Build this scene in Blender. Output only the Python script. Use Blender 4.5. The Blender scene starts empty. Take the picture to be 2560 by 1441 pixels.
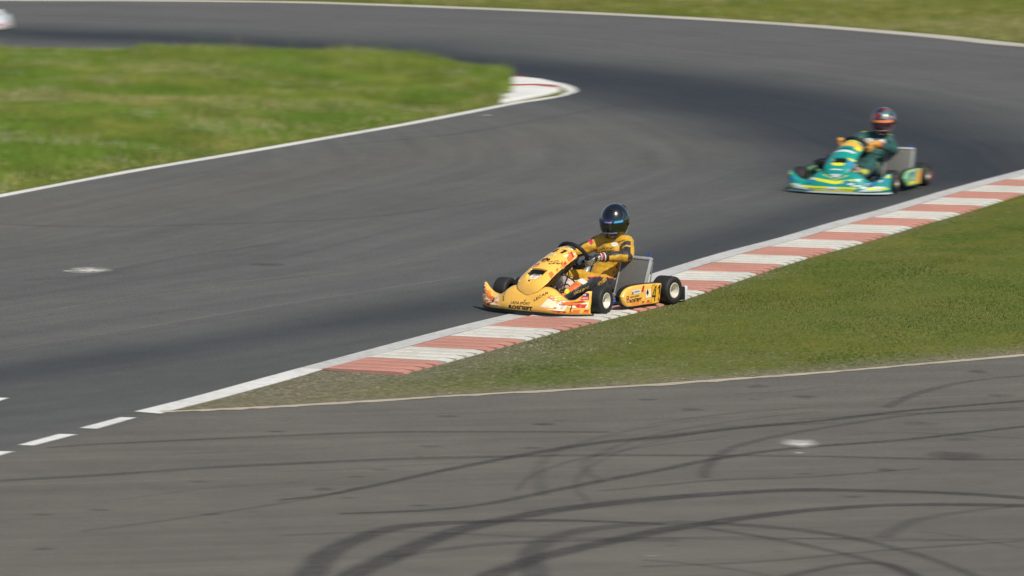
import bpy, bmesh, math, random
import numpy as np
from mathutils import Vector, Matrix, noise as mnoise
from mathutils.bvhtree import BVHTree
C = bpy.context.scene
COL = C.collection
random.seed(7); RNG = np.random.default_rng(11)
R = math.radians

# ------------------------------------------------------------------ camera, sky, sun, exposure
CAM_H = 5.65
F_PX = 11500.0                      # focal length in pixels of a 2560 wide picture
PITCH = math.atan((720.5 + 717.0) / F_PX)
cam_d = bpy.data.cameras.new('camera'); cam = bpy.data.objects.new('camera', cam_d); COL.objects.link(cam)
cam.location = (0, 0, CAM_H); cam.rotation_euler = (math.pi/2 - PITCH, 0, 0)
cam_d.sensor_width = 36.0; cam_d.lens = F_PX / 2560 * 36.0
cam_d.clip_start = 0.5; cam_d.clip_end = 3000
cam_d.dof.use_dof = True; cam_d.dof.focus_distance = 43.6
cam_d.dof.aperture_fstop = 6.0; cam_d.dof.aperture_ratio = 0.09
C.camera = cam
SUN_EL, SUN_AZ = R(50), R(31)       # azimuth: from straight behind the camera towards its right
world = bpy.data.worlds.new('World'); C.world = world; world.use_nodes = True
wn = world.node_tree
sky = wn.nodes.new('ShaderNodeTexSky'); sky.sky_type = 'NISHITA'; sky.sun_disc = False
sky.sun_elevation = SUN_EL
sun_dir = Vector((math.sin(SUN_AZ)*math.cos(SUN_EL), -math.cos(SUN_AZ)*math.cos(SUN_EL), math.sin(SUN_EL)))
sky.sun_rotation = math.atan2(sun_dir.x, sun_dir.y)
wn.links.new(sky.outputs[0], wn.nodes['Background'].inputs[0]); wn.nodes['Background'].inputs[1].default_value = 0.085
sl = bpy.data.lights.new('sun', 'SUN'); sl.energy = 4.4; sl.angle = R(0.53); sl.color = (1.0, 0.925, 0.79)
so = bpy.data.objects.new('sun', sl); COL.objects.link(so); so.location = (20, -20, 40)
so.rotation_euler = (-sun_dir).to_track_quat('-Z', 'Y').to_euler()
C.view_settings.view_transform = 'Standard'; C.view_settings.look = 'None'
C.view_settings.exposure = 0.0; C.view_settings.gamma = 1.0; C.view_settings.use_curve_mapping = False

# ------------------------------------------------------------------ helpers
def at(px, py, z=0.0):
    """ground point that the surveyed pixel (2560 wide) looks at"""
    a = (px - 1280.0) / F_PX; b = (720.5 - py) / F_PX
    c, s = math.cos(PITCH), math.sin(PITCH)
    t = (z - CAM_H) / (-s + b*c)
    return (a*t, (c + b*s)*t)
def line(pts, z=0.0): return [at(x, y, z) for x, y in pts]

def srgb(r, g, b):
    f = lambda v: (v/255/12.92) if v/255 <= 0.04045 else ((v/255+0.055)/1.055)**2.4
    return (f(r), f(g), f(b), 1.0)

MATS = {}
def mat(name, col, rough=0.5, metal=0.0, coat=0.0, var=0.0, scale=20.0, bump=0.0, bscale=200.0, trans=0.0):
    if name in MATS: return MATS[name]
    m = bpy.data.materials.new(name); m.use_nodes = True
    nt = m.node_tree; N = nt.nodes; L = nt.links; p = N['Principled BSDF']
    if len(col) == 3: col = (*col, 1.0)
    p.inputs['Base Color'].default_value = col; p.inputs['Roughness'].default_value = rough
    p.inputs['Metallic'].default_value = metal; p.inputs['Coat Weight'].default_value = coat
    p.inputs['Coat Roughness'].default_value = 0.08
    if trans: p.inputs['Transmission Weight'].default_value = trans
    tc = N.new('ShaderNodeTexCoord')
    if var:
        n = N.new('ShaderNodeTexNoise'); n.inputs['Scale'].default_value = scale; n.inputs['Detail'].default_value = 5
        L.new(tc.outputs['Object'], n.inputs['Vector'])
        r = N.new('ShaderNodeMapRange'); r.inputs[1].default_value = .3; r.inputs[2].default_value = .7
        r.inputs[3].default_value = 1 - var; r.inputs[4].default_value = 1 + var
        L.new(n.outputs['Fac'], r.inputs[0])
        mx = N.new('ShaderNodeMix'); mx.data_type = 'RGBA'; mx.blend_type = 'MULTIPLY'; mx.inputs[0].default_value = 1
        mx.inputs[6].default_value = col; L.new(r.outputs[0], mx.inputs[7]); L.new(mx.outputs[2], p.inputs['Base Color'])
        r2 = N.new('ShaderNodeMapRange'); r2.inputs[3].default_value = max(0, rough - .08); r2.inputs[4].default_value = min(1, rough + .12)
        L.new(n.outputs['Fac'], r2.inputs[0]); L.new(r2.outputs[0], p.inputs['Roughness'])
    if bump:
        n2 = N.new('ShaderNodeTexNoise'); n2.inputs['Scale'].default_value = bscale; n2.inputs['Detail'].default_value = 3
        L.new(tc.outputs['Object'], n2.inputs['Vector'])
        b = N.new('ShaderNodeBump'); b.inputs['Strength'].default_value = bump; b.inputs['Distance'].default_value = .002
        L.new(n2.outputs['Fac'], b.inputs['Height']); L.new(b.outputs[0], p.inputs['Normal'])
    MATS[name] = m
    return m

def newmesh(name, verts, faces, m=None, smooth=True, edges=()):
    me = bpy.data.meshes.new(name); me.from_pydata([tuple(v) for v in verts], list(edges), faces); me.update()
    if m: me.materials.append(m)
    if smooth and len(me.polygons): me.polygons.foreach_set('use_smooth', [True]*len(me.polygons))
    return me
def link(name, me, parent=None):
    o = bpy.data.objects.new(name, me); COL.objects.link(o)
    if parent: o.parent = parent
    return o
def obj(name, verts, faces, m, parent=None, smooth=True):
    return link(name, newmesh(name, verts, faces, m, smooth), parent)
def empty(name, parent=None):
    o = bpy.data.objects.new(name, None); COL.objects.link(o); o.empty_display_size = .2
    if parent: o.parent = parent
    return o
def tag(o, label=None, cat=None, group=None, kind=None):
    if label: o['label'] = label
    if cat: o['category'] = cat
    if group: o['group'] = group
    if kind: o['kind'] = kind
    return o

class MB:
    """collects shapes into one mesh"""
    def __init__(s): s.v = []; s.f = []
    def add(s, v, f):
        k = len(s.v); s.v += [Vector(p) for p in v]; s.f += [tuple(i+k for i in q) for q in f]; return s
    def box(s, c, d, rot=None, bev=0.0):
        bm = bmesh.new(); bmesh.ops.create_cube(bm, size=1.0)
        for v in bm.verts: v.co = Vector((v.co.x*d[0], v.co.y*d[1], v.co.z*d[2]))
        if bev: bmesh.ops.bevel(bm, geom=bm.edges[:], offset=bev, segments=2, affect='EDGES', profile=.5)
        M = Matrix.Translation(Vector(c)) @ (rot.to_4x4() if rot else Matrix())
        bm.verts.index_update()
        s.add([M @ v.co for v in bm.verts], [[v.index for v in f.verts] for f in bm.faces]); bm.free(); return s
    def tube(s, pts, r, n=8, cap=True, closed=False):
        pts = [Vector(p) for p in pts]; m = len(pts)
        rr = r if isinstance(r, (list, tuple)) else [r]*m
        vs = []; prev = None
        for i, p in enumerate(pts):
            if closed: t = (pts[(i+1) % m] - pts[i-1])
            else: t = pts[min(i+1, m-1)] - pts[max(i-1, 0)]
            t.normalize()
            if prev is None:
                u = t.orthogonal().normalized()
            else:
                u = (prev - t*prev.dot(t)); u = u.normalized() if u.length > 1e-6 else t.orthogonal().normalized()
            prev = u; w = t.cross(u)
            vs += [p + (u*math.cos(2*math.pi*k/n) + w*math.sin(2*math.pi*k/n))*rr[i] for k in range(n)]
        fs = []
        for i in range(m if closed else m-1):
            j = (i+1) % m
            fs += [(i*n+k, i*n+(k+1) % n, j*n+(k+1) % n, j*n+k) for k in range(n)]
        if cap and not closed: fs += [tuple(range(n))[::-1], tuple((m-1)*n+k for k in range(n))]
        return s.add(vs, fs)
    def lathe(s, prof, c=(0, 0, 0), axis='Y', n=32, closed=False):
        vs = []; fs = []; m = len(prof); c = Vector(c)
        for a, r in prof:
            for k in range(n):
                t = 2*math.pi*k/n; x, z = r*math.cos(t), r*math.sin(t)
                vs.append(c + (Vector((x, a, z)) if axis == 'Y' else Vector((x, z, a)) if axis == 'Z' else Vector((a, x, z))))
        for i in range(m if closed else m-1):
            j = (i+1) % m
            fs += [(i*n+k, i*n+(k+1) % n, j*n+(k+1) % n, j*n+k) for k in range(n)]
        return s.add(vs, fs)
    def extr(s, out, axis, a, b):
        """outline of 2D points extruded along an axis from a to b"""
        n = len(out)
        def P(q, t): return {'Y': (q[0], t, q[1]), 'X': (t, q[0], q[1]), 'Z': (q[0], q[1], t)}[axis]
        return s.add([P(q, a) for q in out]+[P(q, b) for q in out],
                     [tuple(range(n)), tuple(range(2*n-1, n-1, -1))]+[(i, i+n, (i+1) % n + n, (i+1) % n) for i in range(n)])
    def build(s, name, m, parent=None, smooth=True, bev=0.0, angle=35):
        bm = bmesh.new(); vs = [bm.verts.new(v) for v in s.v]
        for f in s.f:
            try: bm.faces.new([vs[i] for i in f])
            except ValueError: pass
        bmesh.ops.recalc_face_normals(bm, faces=bm.faces[:])
        if bev: bmesh.ops.bevel(bm, geom=[e for e in bm.edges if len(e.link_faces) == 2 and e.calc_face_angle() > .6], offset=bev, segments=2, affect='EDGES', profile=.5)
        for f in bm.faces: f.smooth = smooth
        if smooth:
            for e in bm.edges:
                if len(e.link_faces) == 2 and e.calc_face_angle() > R(angle): e.smooth = False
        me = bpy.data.meshes.new(name); bm.to_mesh(me); bm.free()
        if m: me.materials.append(m)
        return link(name, me, parent)

def lerp(xs, ys, x): return float(np.interp(x, xs, ys))
def pchip(xs, ys):
    xs = np.array(xs, float); ys = np.array(ys, float)
    h = np.diff(xs); d = np.diff(ys)/h; m = np.zeros_like(ys)
    m[0], m[-1] = d[0], d[-1]
    for i in range(1, len(xs)-1): m[i] = 0 if d[i-1]*d[i] <= 0 else 2*d[i-1]*d[i]/(d[i-1]+d[i])
    def f(x):
        x = min(max(x, xs[0]), xs[-1]); i = min(int(np.searchsorted(xs, x, side='right'))-1, len(xs)-2)
        t = (x-xs[i])/h[i]
        return float(ys[i]*(1+2*t)*(1-t)**2 + m[i]*h[i]*t*(1-t)**2 + ys[i+1]*t*t*(3-2*t) + m[i+1]*h[i]*t*t*(t-1))
    return f
def smooth_path(pts, n=6):
    """Catmull-Rom through the points"""
    P = [Vector(p) for p in pts]; out = []
    for i in range(len(P)-1):
        p0, p1, p2, p3 = P[max(i-1, 0)], P[i], P[i+1], P[min(i+2, len(P)-1)]
        for k in range(n):
            t = k/n
            out.append(.5*((2*p1)+(p2-p0)*t+(2*p0-5*p1+4*p2-p3)*t*t+(3*p1-p0-3*p2+p3)*t**3))
    out.append(P[-1]); return out

def bvh_of(o):
    dg = bpy.context.evaluated_depsgraph_get(); dg.update()
    e = o.evaluated_get(dg); me = e.to_mesh()
    b = BVHTree.FromPolygons([v.co.copy() for v in me.vertices], [tuple(p.vertices) for p in me.polygons]); e.to_mesh_clear(); return b

# --- flat print (lettering, emblems, stripes) laid onto a surface
FONT_CACHE = {}
def text_shape(txt, w, h, bold=.0, shear=0.0):
    key = (txt, bold, shear)
    if key not in FONT_CACHE:
        cu = bpy.data.curves.new('lettering', 'FONT'); cu.body = txt; cu.size = 1; cu.offset = bold; cu.shear = shear; cu.resolution_u = 2
        o = bpy.data.objects.new('lettering', cu); COL.objects.link(o)
        dg = bpy.context.evaluated_depsgraph_get(); me = bpy.data.meshes.new_from_object(o.evaluated_get(dg))
        vs = [(v.co.x, v.co.y) for v in me.vertices]; fs = [tuple(p.vertices) for p in me.polygons]
        bpy.data.objects.remove(o); bpy.data.curves.remove(cu); bpy.data.meshes.remove(me)
        xs = [v[0] for v in vs]; ys = [v[1] for v in vs]
        x0, x1, y0, y1 = min(xs), max(xs), min(ys), max(ys)
        FONT_CACHE[key] = ([((x-x0)/(x1-x0)-.5, (y-y0)/(y1-y0)-.5) for x, y in vs], fs)
    vs, fs = FONT_CACHE[key]
    return [(x*w, y*h) for x, y in vs], fs
def poly_shape(*polys):
    vs = []; fs = []
    for p in polys: fs.append(tuple(range(len(vs), len(vs)+len(p)))); vs += list(p)
    return vs, fs
def rect(x0, y0, x1, y1): return [(x0, y0), (x1, y0), (x1, y1), (x0, y1)]
def disc(cx, cy, rx, ry, n=20): return [(cx+rx*math.cos(2*math.pi*k/n), cy+ry*math.sin(2*math.pi*k/n)) for k in range(n)]

def decal(name, bvh, shape, m, org, U, V, D, parent, off=.0025, step=.02, rot=0.0, back=.5):
    vs, fs = shape
    U = Vector(U).normalized(); V = Vector(V).normalized(); D = Vector(D).normalized(); org = Vector(org)
    ca, sa = math.cos(rot), math.sin(rot)
    bm = bmesh.new(); bv = [bm.verts.new((x*ca-y*sa, x*sa+y*ca, 0)) for x, y in vs]
    for f in fs:
        try: bm.faces.new([bv[i] for i in f])
        except ValueError: pass
    xs = [v.co.x for v in bm.verts]; ys = [v.co.y for v in bm.verts]
    for lo, hi, no in ((min(xs), max(xs), (1, 0, 0)), (min(ys), max(ys), (0, 1, 0))):
        k = lo + step
        while k < hi:
            bmesh.ops.bisect_plane(bm, geom=bm.verts[:]+bm.edges[:]+bm.faces[:], plane_co=Vector(no)*k, plane_no=no); k += step
    miss = []
    for v in bm.verts:
        p = org + U*v.co.x + V*v.co.y - D*back
        hit, no, i, d = bvh.ray_cast(p, D, back*2.5)
        if hit is None: miss.append(v); continue
        if no.dot(D) > 0: no = -no
        v.co = hit + no*off*.3 - D*off*.7
    if miss: bmesh.ops.delete(bm, geom=miss, context='VERTS')
    for f in bm.faces:
        f.normal_update()
        if f.normal.dot(D) > 0: f.normal_flip()
        f.smooth = True
    if not bm.faces: bm.free(); return None
    many = len(fs) > 1
    me = bpy.data.meshes.new(name); bm.to_mesh(me); bm.free(); me.materials.append(m); o = link(name, me, parent)
    if many: o['kind'] = 'stuff'      # many small printed pieces
    return o

# ------------------------------------------------------------------ value noise for fields
def vnoise(x, y, scale, seed):
    r = np.random.default_rng(seed); G = r.random((256, 256))
    u, v = np.asarray(x)*scale + 1000, np.asarray(y)*scale + 1000
    i, j = np.floor(u).astype(int), np.floor(v).astype(int); fu, fv = u-i, v-j
    fu, fv = fu*fu*(3-2*fu), fv*fv*(3-2*fv); i %= 256; j %= 256; i2, j2 = (i+1) % 256, (j+1) % 256
    return (G[i, j]*(1-fu)+G[i2, j]*fu)*(1-fv) + (G[i, j2]*(1-fu)+G[i2, j2]*fu)*fv
def fbm(x, y, scale, seed, o=4): return sum(vnoise(x, y, scale*2**k, seed+k)*.5**k for k in range(o))/sum(.5**k for k in range(o))
def dist_path(x, y, path):
    """distance of points to a polyline, arc length there, signed side"""
    P = np.array([(p[0], p[1]) for p in path]); best = np.full(x.shape, 1e9); S = np.zeros(x.shape); T = np.zeros(x.shape); acc = 0.
    for a, b in zip(P[:-1], P[1:]):
        d = b-a; l = np.hypot(*d)
        if l < 1e-9: continue
        t = np.clip(((x-a[0])*d[0]+(y-a[1])*d[1])/l**2, 0, 1); dx, dy = x-a[0]-t*d[0], y-a[1]-t*d[1]; q = np.hypot(dx, dy); m = q < best
        best[m] = q[m]; S[m] = acc+(t*l)[m]; T[m] = (np.sign(d[0]*dy-d[1]*dx)*q)[m]; acc += l
    return best, S, T
def inside(x, y, poly):
    P = np.array(poly); r = np.zeros(x.shape, bool); j = len(P)-1
    for i in range(len(P)):
        c = ((P[i, 1] > y) != (P[j, 1] > y)) & (x < (P[j, 0]-P[i, 0])*(y-P[i, 1])/(P[j, 1]-P[i, 1]+1e-12)+P[i, 0])
        r ^= c; j = i
    return r

# ------------------------------------------------------------------ the ground: soil, asphalt, rubber
def node_mat(name):
    m = bpy.data.materials.new(name); m.use_nodes = True; MATS[name] = m
    return m, m.node_tree.nodes, m.node_tree.links, m.node_tree.nodes['Principled BSDF']
def noise_node(N, L, vec, scale, detail=4, rough=.55):
    n = N.new('ShaderNodeTexNoise'); n.inputs['Scale'].default_value = scale; n.inputs['Detail'].default_value = detail; n.inputs['Roughness'].default_value = rough
    L.new(vec, n.inputs['Vector']); return n.outputs['Fac']
def ramp(N, L, fac, a, b, lo=0., hi=1.):
    r = N.new('ShaderNodeMapRange'); r.inputs[1].default_value = a; r.inputs[2].default_value = b; r.inputs[3].default_value = lo; r.inputs[4].default_value = hi
    L.new(fac, r.inputs[0]); return r.outputs[0]
def mixc(N, L, fac, a, b, mode='MIX'):
    m = N.new('ShaderNodeMix'); m.data_type = 'RGBA'; m.blend_type = mode
    for i, v in ((0, fac), (6, a), (7, b)):
        if isinstance(v, (int, float)): m.inputs[i].default_value = v
        elif isinstance(v, tuple): m.inputs[i].default_value = v if len(v) == 4 else (*v, 1)
        else: L.new(v, m.inputs[i])
    return m.outputs[2]
def math_node(N, L, op, a, b):
    m = N.new('ShaderNodeMath'); m.operation = op
    for i, v in ((0, a), (1, b)):
        if isinstance(v, (int, float)): m.inputs[i].default_value = v
        else: L.new(v, m.inputs[i])
    return m.outputs[0]

def turf_material():
    m, N, L, p = node_mat('turf_soil'); tc = N.new('ShaderNodeTexCoord'); g = tc.outputs['Object']
    a = noise_node(N, L, g, 1.3, 5); b = noise_node(N, L, g, 14, 5)
    c1 = mixc(N, L, ramp(N, L, a, .38, .62), (.085, .120, .020), (.125, .140, .027))
    c2 = mixc(N, L, ramp(N, L, b, .45, .75), c1, (.14, .14, .05))
    ga = N.new('ShaderNodeAttribute'); ga.attribute_name = 'grit'; gs = mixc(N, L, ramp(N, L, b, .35, .65), (.125, .11, .082), (.20, .18, .14))
    c2 = mixc(N, L, ga.outputs['Fac'], c2, gs); L.new(c2, p.inputs['Base Color']); p.inputs['Roughness'].default_value = .95; p.inputs['Specular IOR Level'].default_value = .1
    bp = N.new('ShaderNodeBump'); bp.inputs['Distance'].default_value = .03; L.new(b, bp.inputs['Height']); L.new(bp.outputs[0], p.inputs['Normal'])
    return m
TURF = turf_material()

def asphalt_material():
    m, N, L, p = node_mat('asphalt'); tc = N.new('ShaderNodeTexCoord'); g = tc.outputs['Object']
    def attr(n):
        a = N.new('ShaderNodeAttribute'); a.attribute_name = n; return a
    rub = attr('rubber').outputs['Fac']; warm = attr('warm').outputs['Fac']; st = attr('along').outputs['Vector']
    mp = N.new('ShaderNodeMapping'); mp.inputs['Scale'].default_value = (.07, 2.6, 1); L.new(st, mp.inputs[0])
    streak = noise_node(N, L, mp.outputs[0], 1.0, 6, .65)
    mp2 = N.new('ShaderNodeMapping'); mp2.inputs['Scale'].default_value = (.5, 5.0, 1); L.new(st, mp2.inputs[0])
    streak2 = noise_node(N, L, mp2.outputs[0], 1.0, 4, .6)
    grain = noise_node(N, L, g, 34, 5, .85); blot = noise_node(N, L, g, .45, 5); pat = noise_node(N, L, g, 3.2, 4)
    base = mixc(N, L, warm, (.093, .095, .091), (.114, .108, .094))
    f = math_node(N, L, 'MULTIPLY', ramp(N, L, streak, .3, .7, .86, 1.14), ramp(N, L, grain, .3, .7, .55, 1.5))
    f = math_node(N, L, 'MULTIPLY', f, ramp(N, L, blot, .3, .7, .93, 1.07))
    f = math_node(N, L, 'MULTIPLY', f, ramp(N, L, streak2, .3, .7, .94, 1.06))
    f = math_node(N, L, 'MULTIPLY', f, ramp(N, L, pat, .3, .7, .94, 1.06))
    vor = N.new('ShaderNodeTexVoronoi'); vor.inputs['Scale'].default_value = 1.7; L.new(g, vor.inputs['Vector'])
    spot = ramp(N, L, vor.outputs['Distance'], .02, .075, .62, 1.0); f = math_node(N, L, 'MULTIPLY', f, spot)
    r2 = math_node(N, L, 'MULTIPLY', rub, ramp(N, L, streak, .25, .7, .75, 1.15))
    cl = N.new('ShaderNodeClamp'); L.new(r2, cl.inputs[0])
    c = mixc(N, L, cl.outputs[0], base, (.022, .026, .032))
    L.new(mixc(N, L, 1.0, c, f, 'MULTIPLY'), p.inputs['Base Color'])
    L.new(ramp(N, L, cl.outputs[0], 0, 1, .86, .74), p.inputs['Roughness']); p.inputs['Specular IOR Level'].default_value = .35
    bp = N.new('ShaderNodeBump'); bp.inputs['Strength'].default_value = .5; bp.inputs['Distance'].default_value = .004
    L.new(grain, bp.inputs['Height']); L.new(bp.outputs[0], p.inputs['Normal'])
    return m

# soil far beyond everything
o = obj('ground', [(-900, -300, -.06), (900, -300, -.06), (900, 1500, -.06), (-900, 1500, -.06)], [(0, 1, 2, 3)], TURF, smooth=False); tag(o, kind='structure')

FAR_LO = [(-24, 91.6), (-16, 91.4)] + line([(0, 3), (300, 4), (560, 6), (760, 9), (1000, 17), (1400, 33), (1700, 48), (2000, 67), (2300, 92), (2560, 118)]) + [(11.5, 76.2), (14.2, 72.5), (15.4, 68.5), (15.2, 65.0)]
KERB_L = line([(801, 925), (1010, 871), (1207, 819), (1500, 747), (1712, 679), (1849, 637), (1997, 598), (2122, 561), (2240, 529), (2357, 494), (2408, 479)]) + [(6.1, 56.0), (7.2, 58.2)]
INFIELD = line([(-1900, 872), (-900, 664), (0, 487), (320, 427), (640, 373), (1000, 311), (1281, 257), (1398, 240), (1419, 230), (1398, 212), (1351, 202), (1300, 195), (1200, 180), (1100, 167), (900, 156), (600, 148), (300, 143), (0, 139), (-900, 128), (-1900, 116)])
LOW_EDGE = line([(400, 1029), (700, 1015), (1150, 988), (1600, 963), (2100, 927), (2560, 886)]) + [(7.6, 42.2), (12.5, 44.6), (40, 58)]
RUBBER = [  # racing line deposits: path, spread in metres, strength
    (line([(-700, 76), (0, 80), (300, 92), (600, 106), (900, 124), (1200, 158), (1450, 186), (1750, 226), (2000, 275), (2150, 320), (2280, 375), (2330, 430)]), 1.6, 1.0),
    (line([(1480, 208), (1600, 226), (1750, 252), (1900, 292), (2020, 340)]), 1.05, .55),
    (line([(2420, 360), (2330, 430), (2150, 505), (1950, 560), (1750, 622), (1500, 697), (1200, 752), (900, 800), (600, 848), (300, 893), (0, 937), (-700, 1020)]), .52, .62),
    (line([(2500, 380), (2300, 470), (1900, 590), (1400, 735), (900, 870), (400, 960), (-600, 1100)]), 1.0, .28),
    (line([(1900, 250), (2150, 300), (2400, 380), (2440, 440)]), 1.9, .36)]

def asphalt():
    xs = np.unique(np.r_[np.linspace(-60, -13, 24), np.arange(-13, 13.01, .26), np.linspace(13, 60, 24)])
    ys = np.unique(np.r_[np.linspace(2, 27, 8), np.arange(27, 96, .26)])
    X, Y = np.meshgrid(xs, ys); nx, ny = len(xs), len(ys); x, y = X.ravel(), Y.ravel()
    rub = np.zeros(x.shape); wob = (fbm(x, y, .25, 40)-.5)
    for path, s, k in RUBBER:
        d, S, T = dist_path(x, y, path); d = np.abs(d + wob*s*.8)
        rub = 1-(1-rub)*(1-k*np.exp(-(d/s)**2*.7))
    low = [(-80, -10)]+line([(-3000, 1400), (0, 1140), (390, 1033)])+LOW_EDGE[1:]+[(80, 60), (80, -10)]
    warm = inside(x, y, low).astype(float)
    warm = np.clip(warm + .45*np.exp(-(dist_path(x, y, line([(0, 560), (500, 480), (1000, 390), (1500, 330), (1800, 370)]))[0]/2.2)**2), 0, 1)
    _, S, T = dist_path(x, y, RUBBER[0][0]+RUBBER[2][0][1:])
    wm = inside(x, y, low); S = np.where(wm, x*.985+y*.17, S); T = np.where(wm, -x*.17+y*.985, T)
    faces = [(j*nx+i, j*nx+i+1, (j+1)*nx+i+1, (j+1)*nx+i) for j in range(ny-1) for i in range(nx-1)]
    me = newmesh('race_track', np.c_[x, y, np.zeros(x.shape)], faces, asphalt_material())
    a = me.attributes.new('rubber', 'FLOAT', 'POINT'); a.data.foreach_set('value', rub.astype(np.float32))
    a = me.attributes.new('warm', 'FLOAT', 'POINT'); a.data.foreach_set('value', warm.astype(np.float32))
    a = me.attributes.new('along', 'FLOAT_VECTOR', 'POINT'); a.data.foreach_set('vector', np.c_[S, T, 0*S].astype(np.float32).ravel())
    return tag(link('race_track', me), kind='structure')
TRACK = asphalt()

# ------------------------------------------------------------------ painted lines, dashes, tyre marks
def paint_material(name, col, wear=.35, scale=9):
    m, N, L, p = node_mat(name); tc = N.new('ShaderNodeTexCoord'); g = tc.outputs['Object']
    n1 = noise_node(N, L, g, scale, 6, .7); n2 = noise_node(N, L, g, 60, 3, .7); n3 = noise_node(N, L, g, 1.1, 4)
    w = math_node(N, L, 'MULTIPLY', ramp(N, L, n1, .5, .72), wear)
    c = mixc(N, L, w, tuple(col), (.20, .19, .175))
    f = math_node(N, L, 'MULTIPLY', ramp(N, L, n2, .25, .75, .85, 1.1), ramp(N, L, n3, .3, .7, .88, 1.06))
    L.new(mixc(N, L, 1.0, c, f, 'MULTIPLY'), p.inputs['Base Color']); p.inputs['Roughness'].default_value = .7
    return m
WHITE_LINE = paint_material('road_paint', (.70, .70, .68), .5)
OLD_LINE = paint_material('old_concrete_edge', (.50, .47, .40), .6)
TAN_EDGE = paint_material('worn_sandy_edge', (.46, .40, .31), .8, 5)
KERB_LINE = paint_material('kerb_edge_paint', (.52, .52, .51), .6)
def ribbon(name, path, w, z, m, parent=TRACK, n=5, jit=0.0, kind=None):
    P = smooth_path([(p[0], p[1], 0) for p in path], n); V = []; F = []
    ws = w if isinstance(w, (list, tuple)) else [w, w]
    for i, p in enumerate(P):
        t = (P[min(i+1, len(P)-1)]-P[max(i-1, 0)]).normalized(); s = Vector((-t.y, t.x, 0))
        k = lerp(np.linspace(0, 1, len(ws)), ws, i/(len(P)-1))*.5*(1+jit*random.uniform(-1, 1))
        V += [p+s*k, p-s*k]
    V = [(v.x, v.y, z) for v in V]
    F = [(2*i, 2*i+1, 2*i+3, 2*i+2) for i in range(len(P)-1)]
    o = obj(name, V, F, m, parent, smooth=False)
    uv = o.data.uv_layers.new(name='UVMap')
    for poly in o.data.polygons:
        for li in poly.loop_indices:
            vi = o.data.loops[li].vertex_index; uv.data[li].uv = (vi//2*.3, vi % 2)
    return o
def strip(name, A, B, z, m, parent=TRACK):
    n = 40
    def rs(P):
        P = smooth_path([(p[0], p[1], 0) for p in P], 8); return [P[int(round(i*(len(P)-1)/n))] for i in range(n+1)]
    a, b = rs(A), rs(B); V = [(q.x, q.y, z) for pr in zip(a, b) for q in pr]
    return obj(name, V, [(2*i, 2*i+1, 2*i+3, 2*i+2) for i in range(n)], m, parent, smooth=False)
def offset_path(P, d):
    out = []
    for i, p in enumerate(P):
        a, b = P[max(i-1, 0)], P[min(i+1, len(P)-1)]; tx, ty = b[0]-a[0], b[1]-a[1]; l = math.hypot(tx, ty)
        out.append((p[0]+ty/l*d, p[1]-tx/l*d))
    return out
# outer edge of the corner: light concrete strip, then turf
ribbon('edge_line', offset_path(FAR_LO, -.28), .56, .003, OLD_LINE, n=8)
# infield line: crisp white, narrowing round the apex
il = line([(-1900, 875), (-900, 667), (0, 489.5), (320, 429.5), (640, 375.5), (1000, 313), (1150, 285), (1281, 259), (1340, 250), (1385, 241), (1409, 233), (1413, 229), (1408, 220), (1385, 210), (1340, 203), (1300, 198), (1240, 190)])
ribbon('edge_line', il, [.22, .22, .22, .22, .22, .22, .2, .2, .22, .26, .3, .34, .34, .3, .26, .2, .14], .003, WHITE_LINE, n=8)
# line along the exit kerb
lu = line([(345, 1032), (492, 992), (643, 950), (760, 919), (947, 865), (1104, 822), (1266, 784), (1626, 690), (1732, 650), (1935, 596), (2169, 541), (2419, 467), (2560, 428)]) + [(7.1, 58.4)]
ll = line([(392, 1033), (548, 997), (721, 950), (800, 926), (1007, 872), (1205, 819), (1290, 794), (1692, 683), (1779, 659), (1919, 621), (2181, 546), (2408, 480), (2560, 441)]) + [(7.5, 58.3)]
kl = [((a[0]+b[0])/2, (a[1]+b[1])/2) for a, b in zip(lu[:4], ll[:4])]
ribbon('edge_line', kl, [.25, .25, .25, .23], .003, WHITE_LINE, n=8)
ribbon('edge_line', kl[-1:]+offset_path(KERB_L, -.122)[1:], .225, .0034, KERB_LINE, n=8)
for q in ([(200, 1071), (302, 1044), (341, 1045), (243, 1073)], [(46, 1113.5), (148, 1086), (192, 1087), (84, 1115)], [(-115, 1157), (-10, 1129), (35, 1130), (-72, 1159)], [(-280, 1203), (-172, 1174), (-125, 1175), (-235, 1205)],
          [(-75, 1014), (-9, 995), (22, 996), (-40, 1016)], [(-230, 1056), (-160, 1036), (-125, 1037), (-195, 1058)]):
    w = line(q); obj('lane_dash', [(*p, .003) for p in w], [(0, 1, 2, 3)], WHITE_LINE, TRACK, smooth=False)
ribbon('edge_line', offset_path(LOW_EDGE, .03), .13, .0032, TAN_EDGE, n=14, jit=.5)

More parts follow.
